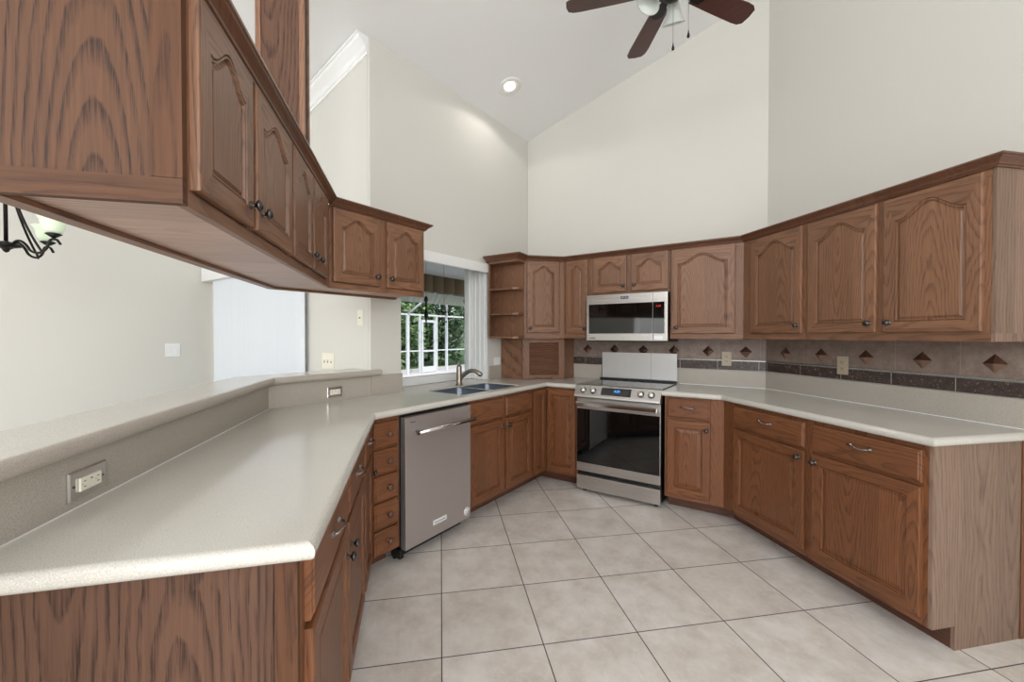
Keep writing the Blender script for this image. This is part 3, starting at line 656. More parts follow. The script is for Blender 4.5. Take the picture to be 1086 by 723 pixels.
# ------------------------------------------------------------------ sink and faucet
t = thing('sink', 'double bowl stainless steel undermount sink below the window', 'sink', FA, ((S0+S1)/2, (SD0+SD1)/2, .72))
def bowl(x0, x1, y0, y1, zb):
    m = MB(); prev = None
    for ins, z, rr in ((0, .9075, .045), (.003, .900, .045), (.006, .80, .045), (.012, zb+.03, .045), (.03, zb+.006, .04), (.06, zb, .03)):
        L = [m.b.verts.new((p[0], p[1], z)) for p in rrect(x0+ins, x1-ins, y0+ins, y1-ins, rr)]
        if prev:
            for i in range(len(L)): j = (i+1) % len(L); f = m.b.faces.new([prev[i], prev[j], L[j], L[i]]); f.smooth = True
        prev = L
    m.b.faces.new(prev); m.lathe([(0, .003), (.032, .003), (.042, .0015), (.042, 0)], ((x0+x1)/2, (y0+y1)/2, zb+.001), 16)
    return m
BA = (S0+.014, 1.425, SD0+.014, SD1-.014); BB = (1.450, S1-.014, SD0+.014, SD1-.014)
m = MB(); m.prism(rrect(S0+.001, S1-.001, SD0+.001, SD1-.001, .045), .904, .908, holes=[rrect(*BA, .045)[::-1], rrect(*BB, .045)[::-1]]); m.build('rim', M['steel'], t)
bowl(*BA, .735).build('basin', M['basin'], t); bowl(*BB, .72).build('basin', M['basin'], t)
t = thing('faucet', 'brushed nickel single lever faucet with curved spout behind the sink', 'faucet', FA, (1.50, -.078, .9145))
m = MB(); m.lathe([(0, 0), (.032, 0), (.032, .006), (.026, .012), (.0245, .05), (.0225, .14), (.0205, .160), (.015, .168), (0, .171)], (1.50, -.078, .9145), 20); m.build('body', M['nickel'], t)
m = MB(); pts = []
for i in range(17):
    u = i/16; pts.append((1.50+.055*u, -.085-.195*u, .958+.082*math.sin(PI*(u*.80+.02))-.0*u))
m.tube(pts, [.0165]*11+[.017, .018, .019, .020, .020, .018], 12); m.build('spout', M['nickel'], t)
m = MB(); m.tube([(1.50, -.078, 1.078), (1.50, -.075, 1.095), (1.497, -.062, 1.108), (1.492, -.04, 1.113)], [.012, .011, .009, .006], 10); m.build('lever', M['nickel'], t)

# ------------------------------------------------------------------ base cabinets
PAf = inter(FA, .565, FP, .565)
sPf = FP.inv(PAf)[0]; sAf = FA.inv(PAf)[0]
ZD0, ZD1, ZW0, ZW1 = .130, .690, .708, .856
t = base_unit('peninsula_cabinet', 'oak peninsula base cabinet with two drawers over two doors below the nearest worktop corner', FP, -1.665, -.60,
    [(-1.632, -1.128, ZD0, ZD1, -1.158, .60), (-1.098, -.635, ZD0, ZD1, -1.068, .60)], [(-1.632, -1.128, ZW0, ZW1, -1.37, 'pull'), (-1.098, -.635, ZW0, ZW1, -.87, 'pull')],
    stiles=[(-1.665, -1.62), (-1.14, -1.09), (-.645, -.6)], rails=[(-1.62, -.645, .105, .14), (-1.62, -.645, .68, .72)])
# end panel with its stile
m = MB(); m.box(-1.684, -1.666, -.52, -.002, 0, .875); m.build('end_panel', M['endb'], t)
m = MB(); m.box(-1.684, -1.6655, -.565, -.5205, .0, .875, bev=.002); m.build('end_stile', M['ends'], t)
t = base_unit('corner_base_cabinet', 'narrow oak base cabinet at the inner corner of the peninsula beside the small drawers', FP, -.60, sPf,
    [(-.578, -.275, ZD0, ZD1, -.305, .60)], [(-.578, -.275, ZW0, ZW1, -.41, 'pull')], stiles=[(-.6, -.57), (sPf-.035, sPf)],
    poly=[(-.6, -.561), (sPf+.002, -.561), (sPf-.0, -.56), (FP.inv(FA.w(sAf, -.01))[0]-.2, -.01), (-.6, -.01)])
dz = [(.718, .852), (.566, .700), (.416, .552), (.262, .402), (.112, .248)]
base_unit('drawer_cabinet', 'narrow oak stack of five small drawers left of the dishwasher', FA, sAf, .463, [], [(sAf+.025, .448, a, b, .376, 'knob') for a, b in dz], stiles=[(sAf, sAf+.03), (.445, .463)])
base_unit('sink_cabinet', 'oak sink base cabinet with two doors and two false drawer fronts right of the dishwasher', FA, 1.062, 1.885,
    [(1.072, 1.465, ZD0, ZD1, 1.445, .632), (1.498, 1.870, ZD0, ZD1, 1.522, .636)], [(1.072, 1.465, ZW0, ZW1, 0, None), (1.498, 1.870, ZW0, ZW1, 0, None)],
    hollow=True, stiles=[(1.062, 1.09), (1.45, 1.51), (1.855, 1.885)], rails=[(1.09, 1.855, .105, .14), (1.09, 1.855, .68, .72)])
# corner cabinet with folding doors on both legs
ABf = inter(FA, .565, FB, .565); sAc = FA.inv(ABf)[0]; xBc = ABf.x
t = thing('corner_base_cabinet', 'oak corner base cabinet with tall folding doors between sink cabinet and range', 'cabinet', FW, (-2.0, 3.45, 0))
m = MB(); m.prism([wp(FA, 1.886, -.561), wp(FA, sAc, -.561), (-1.52, 3.845-.561), (-1.52, 3.84), wp(FA, cornA-.02, -.006), wp(FA, 1.886, -.006)], .105, .8755); m.build('carcass', M['bv'], t)
m = MB(); m.sweep([wp(FA, 1.886, -.44), v2(inter(FA, .44, FB, .44)), (-1.52, 3.845-.44)], [(0, 0), (-.015, 0), (-.015, .105), (0, .105)], side=-1); m.build('toe_kick', M['toe'], t)
def door_in(fr, args, parent, mats, kn=None, **kw):
    m = door_mesh(*args, **kw)
    for v in m.b.verts: v.co = fr.w(v.co.x, v.co.y, v.co.z)
    return m.build('door', mats, parent)
door_in(FA, (1.905, sAc-.024, ZD0, .856, -.565), t, [M['bv'], M['bh']], st=.04)
door_in(FB, (xBc+.024, -1.538, ZD0, .856, -.565), t, [M['bv'], M['bh']], st=.045)
# right of range
BCf = inter(FB, .565, FC, .565); xb = BCf.x; sc_ = FC.inv(BCf)[0]
base_unit('base_cabinet', 'oak base cabinet with one drawer and one door directly right of the range', FB, -.79, xb,
    [(-.770, -.470, .14, .70, -.494, .647)], [(-.770, -.470, .72, .856, -.62, 'pull')], stiles=[(-.79, -.765), (-.475, xb)], rails=[(-.765, -.475, .105, .15), (-.765, -.475, .69, .73)], toe=(-.79, inter(FB, .44, FC, .44).x),
    poly=[(-.79, -.561), (xb, -.561), (-.165, -.006), (-.79, -.006)])
base_unit('base_cabinet', 'oak base cabinet with wide drawer over one door, middle one on the right', FC, sc_, .915,
    [(.345, .892, .14, .695, .862, .653)], [(.345, .892, .712, .852, .62, 'pull')], stiles=[(sc_, .35), (.885, .915)], rails=[(.35, .885, .105, .15), (.35, .885, .685, .72)], toe=(FC.inv(inter(FB, .44, FC, .44))[0], .915),
    poly=[(sc_, -.561), (.915, -.561), (.915, -.006), (.02, -.006), (sc_*.6, -.3)])
t = base_unit('base_cabinet', 'oak base cabinet with a wide drawer over one door at the far right end', FC, .915, 1.470,
    [(.939, 1.452, .14, .695, .962, .651)], [(.939, 1.452, .712, .852, 1.2, 'pull')], stiles=[(.915, .945), (1.445, 1.47)], rails=[(.945, 1.445, .105, .15), (.945, 1.445, .685, .72)])
m = MB(); m.prism([(-.565, .105), (-.44, .105), (-.44, 0), (-.012, 0), (-.012, .875), (-.565, .875)], 1.4705, 1.486, axis='x'); m.build('end_panel', M['endc'], t)
m = MB(); m.box(1.4705, 1.490, -.075, -.0125, 0.001, .874); m.build('end_stile', M['bv'], t)

# ------------------------------------------------------------------ upper cabinets (right run)
UB, UT = 1.31, 2.032
K = 1.40
BCu = inter(FB, .33, FC, .33); xu = BCu.x; su = FC.inv(BCu)[0]
t = upper_unit('upper_cabinet', 'oak wall cabinet with two arched doors at the right end of the wall', FC, .662, 1.522, UB, UT,
    [(.682, 1.082, 1.352, 2.020, 1.052, K), (1.115, 1.503, 1.352, 2.020, 1.147, K)], stiles=[(.662, .69), (1.075, 1.125), (1.495, 1.522)])
m = MB(); m.box(1.5225, 1.536, -.328, -.005, UB+.035, UT); m.build('end_panel', M['endc'], t)
m = MB(); m.box(1.5225, 1.537, -.329, -.003, UB, UB+.0345); m.build('end_rail', M['endc'], t)
upper_unit('upper_cabinet', 'oak wall cabinet with one arched door just right of the bend in the wall', FC, su, .66, UB, UT, [(.222, .642, 1.352, 2.020, .617, K)], stiles=[(su, .235), (.63, .66)],
    poly=[(su, -.326), (.66, -.326), (.66, -.004), (.02, -.004)])
upper_unit('upper_cabinet', 'oak wall cabinet with one wide arched door between the microwave and the bend', FB, -.808, xu, UB, UT, [(-.800, -.340, 1.352, 2.028, -.755, K)], stiles=[(-.808, -.79), (-.35, xu)],
    poly=[(-.808, -.326), (xu, -.326), (-.165, -.004), (-.808, -.004)])
upper_unit('upper_cabinet', 'short oak cabinet with two small arched doors above the microwave', FB, -1.508, -.812, 1.693, UT, [(-1.474, -1.166, 1.716, 2.030, -1.194, 1.767), (-1.128, -.822, 1.716, 2.030, -1.097, 1.767)], arch=.055, stiles=[(-1.508, -1.465), (-1.175, -1.12), (-.83, -.812)], rails=[(-1.508, -.812, 1.693, 1.72), (-1.508, -.812, 2.0, UT)])
DG = Fr((-1.765, 3.515), 45)
upper_unit('upper_cabinet', 'narrow oak wall cabinet with an arched door left of the microwave', FB, -1.764, -1.511, UB, UT, [(-1.742, -1.527, 1.352, 2.028, -1.548, K)], arch=.045, stiles=[(-1.764, -1.735), (-1.535, -1.511)])
t = thing('corner_upper_cabinet', 'diagonal oak corner wall cabinet with one arched door above the tambour cabinet', 'cabinet', DG, (-.2, .1, UB))
def dgp(x, y): a, b = DG.inv((x, y)); return (a, b)
m = MB(); m.prism([(-.392, .004), (-.001, .004), dgp(-1.766, 3.84), dgp(-2.37, 3.84), dgp(-2.405, 3.245), dgp(-2.05, 3.245)], UB+.002, UT); m.build('carcass', M['ov'], t)
m = MB(); m.box(-.392, -.352, 0, .0195, UB, UT, 0); m.box(-.05, -.002, 0, .0195, UB, UT, 0); m.box(-.36, -.045, -.0008, .018, UB, UB+.05, 1); m.box(-.36, -.045, -.0008, .018, UT-.03, UT, 1); m.build('face_frame', [M['ov'], M['oh']], t)
dr = door_mesh(-.366, -.056, 1.362, 2.026, 0, arch=.055, top=.045, raised=.009).build('door', [M['ov'], M['oh']], t); knob(-.34, 1.405, -.02, dr)
# open shelf end unit
t = thing('corner_shelf', 'open oak end shelves beside the window, left of the diagonal corner cabinet', 'shelf unit', FW, (-2.2, 3.15, UB))
foot = [(-2.345, 3.095), (-2.075, 3.095), (-2.035, 3.13), (-2.040, 3.238), (-2.405, 3.238), (-2.41, 3.20)]
m = MB(); m.prism([(-2.405, 3.2385), (-2.405, 3.2445), (-2.05, 3.2445), (-2.047, 3.2385)], UB+.005, UT); m.build('back_panel', M['ov'], t)
for z in (UB, 1.525, 1.755): m = MB(); m.prism(foot, z, z+.018); m.build('shelf', M['oh'], t)
m = MB(); m.prism([(-2.345, 3.095), (-2.022, 3.095), (-2.030, 3.238), (-2.405, 3.238), (-2.41, 3.20)], UT-.03, UT); m.build('top_board', M['oh'], t)
m = MB(); m.prism([(-2.345, 3.095), (-2.335, 3.099), (-2.395, 3.237), (-2.408, 3.237), (-2.41, 3.20)], UB+.0185, UT-.0305); m.build('side_strip', M['ov'], t)
# appliance garage
GF = Fr((-1.80, 3.66), 45)
t = thing('appliance_garage', 'diagonal oak appliance garage with a slatted tambour door on the corner worktop', 'cabinet', GF, (-.25, .1, .915))
def gfp(x, y): a, b = GF.inv((x, y)); return (a, b)
m = MB(); m.prism([(-.457, .003), (-.043, .003), gfp(-1.815, 3.828), gfp(-2.36, 3.828), gfp(-2.387, 3.36), gfp(-2.14, 3.345)], .916, UB-.001); m.build('carcass', M['ov'], t)
m = MB(); m.box(-.457, -.392, -.018, .0025, .916, UB-.001, 0); m.box(-.100, -.043, -.018, .0025, .916, UB-.001, 0); m.box(-.392, -.100, -.018, .0025, 1.268, UB-.001, 1)
m.prism([(-.392, .955), (-.100, .955), (-.100, .916), (-.155, .916), (-.165, .932), (-.327, .932), (-.337, .916), (-.392, .916)], -.018, .0025, axis='y', mi=1); m.build('face_frame', [M['ov'], M['oh']], t)
m = MB(); n = 15
for i in range(n):
    z0 = .957+i*(1.266-.957)/n; z1 = .957+(i+1)*(1.266-.957)/n; zc = (z0+z1)/2; h_ = (z1-z0)/2
    m.prism([(.0024, z0), (.0015, z0+.003)]+[(-.001-.013*math.sin(PI*q/4)**.6, z0+.003+(z1-z0-.006)*q/4) for q in range(1, 4)]+[(.0015, z1-.003), (.0024, z1)], -.3915, -.1005, axis='x')
m.build('tambour_door', M['tamb'], t)

# ------------------------------------------------------------------ upper cabinets (left run)
LB, LT = 1.60, 2.060
PAu = inter(FA, .335, FP, .350); sPu = FP.inv(PAu)[0]; sAu = FA.inv(PAu)[0]
def upper_left(name, label, fr, x0, x1, doors, poly, stiles):
    t = thing(name, label, 'cabinet', fr, ((x0+x1)/2, -.17, LB)); d = .350 if fr is FP else .335
    m = MB(); m.prism(poly, LB+.016, LT); m.build('carcass', [M['ov']], t)
    m = MB(); m.prism(poly, LB+.0125, LB+.0155); m.build('bottom_panel', M['under'], t)
    m = MB()
    for a, b in stiles: m.box(a, b, -d, -d+.018, LB+.0015, LT-.0015, 0)
    m.box(x0, x1, -d-.0008, -d+.0185, LB, LB+.032, 1); m.box(x0, x1, -d-.0008, -d+.0185, LT-.03, LT, 1); m.build('face_frame', [M['ov'], M['oh']], t)
    ra_ = (.004 if fr is FA else x0, -.004 if fr is FP and x1 > -.5 else x1); m = MB(); m.box(ra_[0], ra_[1], -.045, -.004, LB-.001, LB+.012, 1); m.build('back_rail', [M['ov'], M['oh']], t)
    for (a, b, kx) in doors:
        dr = door_mesh(a, b, 1.637, 2.052, -d, arch=.058, top=.04, st=.05, raised=.009).build('door', [M['ov'], M['oh']], t); knob(kx, 1.692, -d-.02, dr)
    return t
t = upper_left('upper_cabinet', 'oak cabinet with two arched doors hanging above the near end of the peninsula', FP, -1.628, -.915, [(-1.618, -1.315, -1.340), (-1.285, -.930, -1.257)],
    [(-1.628, -.346), (-.915, -.346), (-.915, -.005), (-1.628, -.005)], [(-1.628, -1.600), (-1.32, -1.28), (-.94, -.915)])
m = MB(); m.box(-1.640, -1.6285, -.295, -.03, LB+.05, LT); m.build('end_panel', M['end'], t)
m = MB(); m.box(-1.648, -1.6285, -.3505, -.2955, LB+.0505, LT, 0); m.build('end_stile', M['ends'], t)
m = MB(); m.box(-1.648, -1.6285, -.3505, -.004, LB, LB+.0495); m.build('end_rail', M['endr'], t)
upper_left('upper_cabinet', 'oak cabinet with two arched doors hanging above the far part of the peninsula', FP, -.915, sPu, [(-.897, -.598, -.628), (-.573, -.262, -.503)],
    [(-.915, -.346), (sPu, -.346), FP.inv(inter(FA, .005, FP, .005)), (-.915, -.005)], [(-.915, -.885), (-.61, -.56), (sPu-.10, sPu)])
upper_left('upper_cabinet', 'oak cabinet with two arched doors hanging left of the sink window', FA, sAu, .868, [(.190, .500, .472), (.550, .855, .578)],
    [(sAu, -.331), (.868, -.331), (.868, -.005), FA.inv(inter(FA, .005, FP, .005))], [(sAu, .2), (.49, .56), (.845, .868)])
# crown mouldings
CR = [(.0, 0), (.005, 0), (.007, .006), (.012, .008), (.014, .014), (.022, .022), (.034, .030), (.036, .034), (.042, .036), (.042, .044), (0, .044)]
def crown(label, path, z, name='crown_molding'):
    m = MB(); m.sweep(path, [(o, z+h) for o, h in CR], side=1); return m.build(name, M['toew'], base=(path[1][0], path[1][1], z), label=label, cat='molding')
crown('dark oak crown molding along the tops of the right-hand wall cabinets', [wp(FC, 1.539, -.006), wp(FC, 1.539, -.336), v2(inter(FB, .336, FC, .336)), (-1.768, 3.509), (-2.034, 3.243), (-2.016, 3.088), (-2.35, 3.088), (-2.41, 3.19)], UT-.004)
crown('dark oak crown molding along the tops of the hanging peninsula cabinets', [wp(FA, .873, -.006), wp(FA, .873, -.341), v2(inter(FA, .341, FP, .356)), wp(FP, -1.652, -.356), wp(FP, -1.652, -.006)], LT-.004)
# oak clad post on top of the peninsula cabinets
t = thing('post', 'oak clad square post rising from the peninsula cabinets to the ceiling', 'post', FP, (-.45, -.21, LT+.001))
zt = ceilz(FP.w(-.36, -.33).x)-.09
m = MB(); m.box(-.492, -.40, -.305, -.115, LT+.001, zt); m.build('core', M['end2'] if 'end2' in M else M['endb'], t)
m = MB()
for (a, b, c, e) in ((-.497, -.475, -.312, -.290), (-.497, -.475, -.130, -.108), (-.415, -.393, -.312, -.290), (-.415, -.393, -.130, -.108)): m.box(a, b, c, e, LT+.0015, zt-.001)
m.build('corner_trim', M['ov'], t)

# ------------------------------------------------------------------ dishwasher
t = thing('dishwasher', 'brushed stainless steel dishwasher between the small drawers and the sink cabinet', 'dishwasher', FA, (.766, -.3, 0))
m = MB(); m.box(.469, 1.059, -.555, -.03, .09, .872); m.build('tub', M['black'], t)
m = MB(); m.box(.482, 1.052, -.600, -.556, .076, .854, bev=.004); dr = m.build('door', M['dw'], t)
m = MB(); m.tube([(.545, -.648, .765), (1.04, -.648, .765)], .0125, 16)
m.build('handle', M['chrome'], t)
m = MB()
for x in (.565, 1.02): m.tube([(x, -.6005, .765), (x, -.645, .765)], .008, 10)
m.build('handle_bracket', M['chrome'], t)
for x in (.540, 1.045): m = MB(); m.tube([(x-.004, -.648, .765), (x+.004, -.648, .765)], .0135, 16); m.build('handle_cap', M['pewter'], t)
m = MB(); m.box(.70, .815, -.6025, -.6002, .148, .176); pl = m.build('badge', M['white'], t)
text('badge_lettering', 'KitchenAid', .021, M['slot'], pl, (.7575, -.6029, .161), ext=.0003)
m = MB(); m.lathe([(0, .002), (.028, .002), (.028, 0), (0, 0)], (1.012, -.6003, .128), 24, 'y'); st_ = m.build('round_sticker', M['white'], t)
m = MB(); m.lathe([(.021, .0006), (.018, .0006)], (1.012, -.6023, .128), 20, 'y'); m.box(.998, 1.026, -.6026, -.6024, .126, .130); m.box(1.004, 1.020, -.6026, -.6024, .116, .119); m.build('sticker_print', M['silver'], st_)
m = MB(); m.box(.482, 1.055, -.50, -.48, 0.0, .088); m.box(.472, .50, -.56, -.481, .02, .075); m.build('kick_plate', M['black'], t)
m = MB(); m.box(.52, .56, -.601, -.5998, .822, .826); m.build('status_mark', M['silver'], t)

# ------------------------------------------------------------------ range
X0, X1 = -1.513, -.812; cx = (X0+X1)/2
t = thing('range', 'stainless steel slide-in electric range with black glass oven door', 'stove', FB, (cx, -.3, 0))
m = MB(); m.box(X0+.004, X1-.004, -.56, -.045, .03, .80); m.build('body', M['black'], t)
m = MB(); m.box(X0-.002, X1+.003, -.575, -.045, .9155, .923, bev=.002); m.box(X0+.004, X1-.004, -.56, -.045, .801, .915); ct = m.build('cooktop', M['ceran'], t)
for (bx, by, br) in ((-1.33, -.42, .10), (-1.33, -.19, .075), (-.99, -.42, .09), (-.99, -.19, .075), (-1.16, -.17, .05)):
    m = MB(); m.lathe([(br, .0004), (br-.003, .0004)], (bx, by, .9232), 40); m.build('burner_ring', M['pewter'], ct)
m = MB(); m.box(X0, X1, -.075, -.045, .9235, .936); m.build('rear_vent', M['black'], t)
m = MB(); m.prism([(-.561, .923), (-.585, .924), (-.598, .918), (-.640, .838), (-.642, .822), (-.630, .812), (-.561, .812)], X0-.004, X1+.005, axis='x'); cp = m.build('control_panel', M['steel'], t)
na = math.atan2(.918-.838, .042); 
def onpanel(x, v):  # v 0..1 down the slanted face
    return Vector((x, -.598-.042*v, .918-.08*v))
nrm = Vector((0, -.08, .042)).normalized()
dn = Vector((0, -.042, -.08)).normalized()
m = MB(); a_, b_ = -1.282, -1.036
for c_ in (0,):
    q = [onpanel(a_, .14), onpanel(b_, .14), onpanel(b_, .86), onpanel(a_, .86)]; q2 = [p+nrm*.0015 for p in q]
    m.face(q2); 
    for i in range(4): j = (i+1) % 4; m.face([q[i], q[j], q2[j], q2[i]])
dsp = m.build('display', M['glassblk'], t)
mt = Matrix.Identity(4)
def rot_text(name, body, size, mat, parent, p, basis_x, basis_y):
    cu = bpy.data.curves.new(name, 'FONT'); cu.body = body; cu.size = size; cu.extrude = .0003; cu.align_x = 'CENTER'; cu.align_y = 'CENTER'
    o_ = bpy.data.objects.new(name, cu); COL.objects.link(o_); bpy.context.view_layer.update()
    me = bpy.data.meshes.new_from_object(o_.evaluated_get(bpy.context.evaluated_depsgraph_get())); bpy.data.objects.remove(o_)
    me.materials.clear(); me.materials.append(mat); z_ = basis_x.cross(basis_y)
    R = Matrix((basis_x, basis_y, z_)).transposed().to_4x4(); root = parent
    while root.parent is not None: root = root.parent
    me.transform(Matrix.Translation(p-OFF[root.name]) @ R); o_ = bpy.data.objects.new(name, me); COL.objects.link(o_); o_.parent = parent
rot_text('clock_digits', '4:29', .028, M['digits'], dsp, onpanel(-1.15, .45)+nrm*.002, Vector((1, 0, 0)), -dn)
for x in (-1.441, -1.352, -.958, -.877):
    p = onpanel(x, .52); R = Matrix.Translation(p) @ nrm.to_track_quat('Z', 'Y').to_matrix().to_4x4()
    m = MB(); tt = MB(); m.lathe([(0, 0), (.027, 0), (.027, .004), (.022, .006)], (0, 0, 0), 24, mat=R)
    kb = m.build('knob', M['pewter'], t)
    m = MB(); m.lathe([(.021, .004), (.020, .024), (.017, .028), (0, .028)], (0, 0, 0), 24, mat=R)
    g = bmesh.new(); bmesh.ops.create_cube(g, size=1)
    for v in g.verts: v.co = Vector((v.co.x*.010, v.co.y*.040, .028+v.co.z*.016))
    m.add(g, 0, R); m.build('knob_cap', M['chrome'], kb)
m = MB(); m.box(X0+.002, X1-.002, -.600, -.561, .185, .806, bev=.003); dr = m.build('oven_door', M['steel'], t)
m = MB(); m.box(X0+.006, X1-.006, -.6025, -.6001, .258, .716); m.build('oven_window', M['glassblk'], dr)
m = MB(); pr = []
m.box(X0+.012, X1-.012, -.655, -.632, .742, .782, bev=.009); m.box(X0+.02, X0+.05, -.634, -.6001, .748, .776, bev=.003); m.box(X1-.05, X1-.02, -.634, -.6001, .748, .776, bev=.003); m.build('oven_handle', M['chrome'], dr)
m = MB(); m.box(X0+.002, X1-.002, -.600, -.561, .033, .150, bev=.003); m.build('drawer', M['steel'], t)
for x in (X0+.05, X1-.05):
    m = MB(); m.lathe([(0, 0), (.018, 0), (.018, .01), (.01, .012), (.01, .029), (0, .029)], (x, -.53, 0), 12); m.build('foot', M['black'], t)
# steel splash panel behind the range
m = MB(); m.box(-1.503, -.816, -.040, -.036, .938, 1.176)
sp_ = m.build('splash_panel', M['steelv'], fr=FB, base=(-1.16, -.04, .938), label='brushed stainless splash panel standing behind the range', cat='splash panel')
m = MB(); m.box(-1.042, -1.0405, -.0406, -.0401, .939, 1.175); m.build('seam', M['slot'], sp_)
# ------------------------------------------------------------------ microwave
X0, X1 = -1.509, -.813
t = thing('microwave', 'stainless steel over-the-range microwave with a dark window', 'microwave', FB, ((X0+X1)/2, -.2, 1.28))
m = MB(); m.box(X0+.002, X1-.001, -.372, -.012, 1.283, 1.690); m.build('case', M['black'], t)
m = MB(); m.box(X0, -.9295, -.402, -.373, 1.292, 1.690, bev=.003); dr = m.build('door', M['steel'], t)
m = MB(); m.box(-.9275, X1, -.402, -.373, 1.292, 1.690, bev=.003); cp = m.build('control_panel', M['steel'], t)
m = MB(); m.box(-1.487, -.9305, -.4045, -.4021, 1.353, 1.610); m.build('window', M['glassblk'], dr)
m = MB(); m.box(-.926, -.836, -.4045, -.4021, 1.353, 1.610); kp = m.build('keypad', M['glassblk'], cp)
text('clock_digits', '4:29', .022, M['red'], kp, (-.884, -.4048, 1.575), ext=.0003)
m = MB(); m.box(-1.197, -1.130, -.4042, -.4021, 1.647, 1.671, bev=.002); bd = m.build('badge', M['blue'], dr)
text('badge_lettering', 'MAYTAG', .0135, M['white'], bd, (-1.1635, -.4046, 1.659), ext=.0003)
m = MB()
for i in range(6): m.box(-1.478+i*.009, -1.472+i*.009, -.4026, -.4021, 1.308, 1.317+.003*(i % 2))
m.build('small_marks', M['pewter'], dr)
m = MB(); m.box(-.918, -.846, -.4040, -.4021, 1.304, 1.334, bev=.002); m.build('open_button', M['white'], cp)

# ------------------------------------------------------------------ outlets and switches
def outlet_v(fr, x, z, y, label):
    t = thing('power_outlet', label, 'outlet', fr, (x, y, z-.057))
    m = MB(); m.box(x-.036, x+.036, y-.006, y, z-.058, z+.058, bev=.003); pl = m.build('cover_plate', M['almond'], t)
    for dz_ in (-.02, .02):
        m = MB(); m.box(x-.016, x+.016, y-.009, y-.0062, z+dz_-.014, z+dz_+.014, bev=.004); sk = m.build('socket', M['almond'], t)
        m = MB(); m.box(x-.008, x-.005, y-.0095, y-.0091, z+dz_-.003, z+dz_+.006); m.box(x+.005, x+.008, y-.0095, y-.0091, z+dz_-.003, z+dz_+.006); m.box(x-.002, x+.002, y-.0095, y-.0091, z+dz_-.010, z+dz_-.006); m.build('slots', M['slot'], sk)
M['almond'] = plain('almond_plate', (176, 162, 140), .35)
outlet_v(FB, -.431, 1.144, -.0165, 'beige outlet on the tile between the range and the bend')
outlet_v(FC, .634, 1.144, -.0165, 'beige outlet on the tile above the right-hand worktop')
def outlet_h(fr, x, z, label, w_=.062, h_=.036):
    t = thing('power_outlet', label, 'outlet', fr, (x, -.001, z-h_))
    m = MB(); prev = None
    for ins, y in ((0, -.0005), (0, -.004), (.004, -.007), (.006, -.007)):
        cur = [(x-w_+ins, y, z-h_+ins), (x+w_-ins, y, z-h_+ins), (x+w_-ins, y, z+h_-ins), (x-w_+ins, y, z+h_-ins)]
        if prev:
            for i in range(4): m.face([prev[i], prev[(i+1) % 4], cur[(i+1) % 4], cur[i]])
        else: m.face(cur)
        prev = cur
    m.face(prev); m.build('cover_plate', M['satin'], t)
    m = MB(); m.box(x-.035, x+.035, -.0125, -.0072, z-.0165, z+.0165, bev=.002); ins_ = m.build('receptacle', M['offwhite'], t)
    m = MB()
    for sx in (-1, 1):
        for sz in (-1, 1): m.box(x+sx*.022-.0035, x+sx*.022+.0035, -.0132, -.0126, z+sz*.0065-.001, z+sz*.0065+.001)
        m.box(x+sx*.022+.008*(-1), x+sx*.022-.0065, -.0132, -.0126, z-.001, z+.001)
    m.box(x-.003, x+.003, -.0132, -.0126, z+.006, z+.009); m.build('slots', M['slot'], ins_)
    m = MB()
    for sx in (-1, 1): m.lathe([(0, .002), (.0025, .0015), (.0035, 0)], (x+sx*.048, -.0071, z), 10, 'y')
    m.build('screws', M['pewter'], t)
outlet_h(FP, -1.358, .971, 'horizontal stainless outlet on the bar splash in the foreground')
outlet_h(FA, .404, .970, 'horizontal stainless outlet on the bar splash near the window wall', .052, .034)
def plate(fr, x, y, z, w_, h_, label, n, kind, mat='offwhite'):
    t = thing('light_switch', label, 'switch', fr, (x, y, z-h_))
    m = MB(); m.box(x-w_, x+w_, y-.006, y-.0002, z-h_, z+h_, bev=.003); m.build('cover_plate', M[mat], t)
    for i in range(n):
        cx_ = x+(i-(n-1)/2)*.046*min(1, w_*2/(n*.046+.02)*1.0)
        m = MB()
        if kind == 'toggle': m.box(cx_-.005, cx_+.005, y-.016, y-.0061, z-.004, z+.012, bev=.002); m.build('toggle', M['offwhite'], t); m = MB(); m.box(cx_-.0065, cx_+.0065, y-.0069, y-.0062, z-.014, z-.005); m.build('toggle_slot', M['slot'], t)
        elif kind == 'rocker': m.box(cx_-.016, cx_+.016, y-.0095, y-.0061, z-.033, z+.033, bev=.002); m.build('rocker', M[mat], t)
        else: m.lathe([(0, .008), (.004, .008), (.0045, 0)], (cx_, y-.006, z), 10, 'y'); m.build('jack', M['pewter'], t)
plate(FW, -2.955, YD, 1.14, .078, .062, 'off-white plate with three toggle switches on the dining room wall', 3, 'toggle')
plate(FW, -2.555, YD, 1.463, .030, .056, 'narrow off-white plate with a small jack high on the dining room wall', 1, 'jack')
FE = Fr((-5.05, 0), 90)
plate(FE, 1.513, 0, 1.194, .060, .066, 'white double rocker switch on the bright dining room side wall', 2, 'rocker', 'white')
plate(FA, 2.128, 0, 1.063, .050, .058, 'white rocker switch plate between window and corner cabinet', 2, 'rocker', 'white')

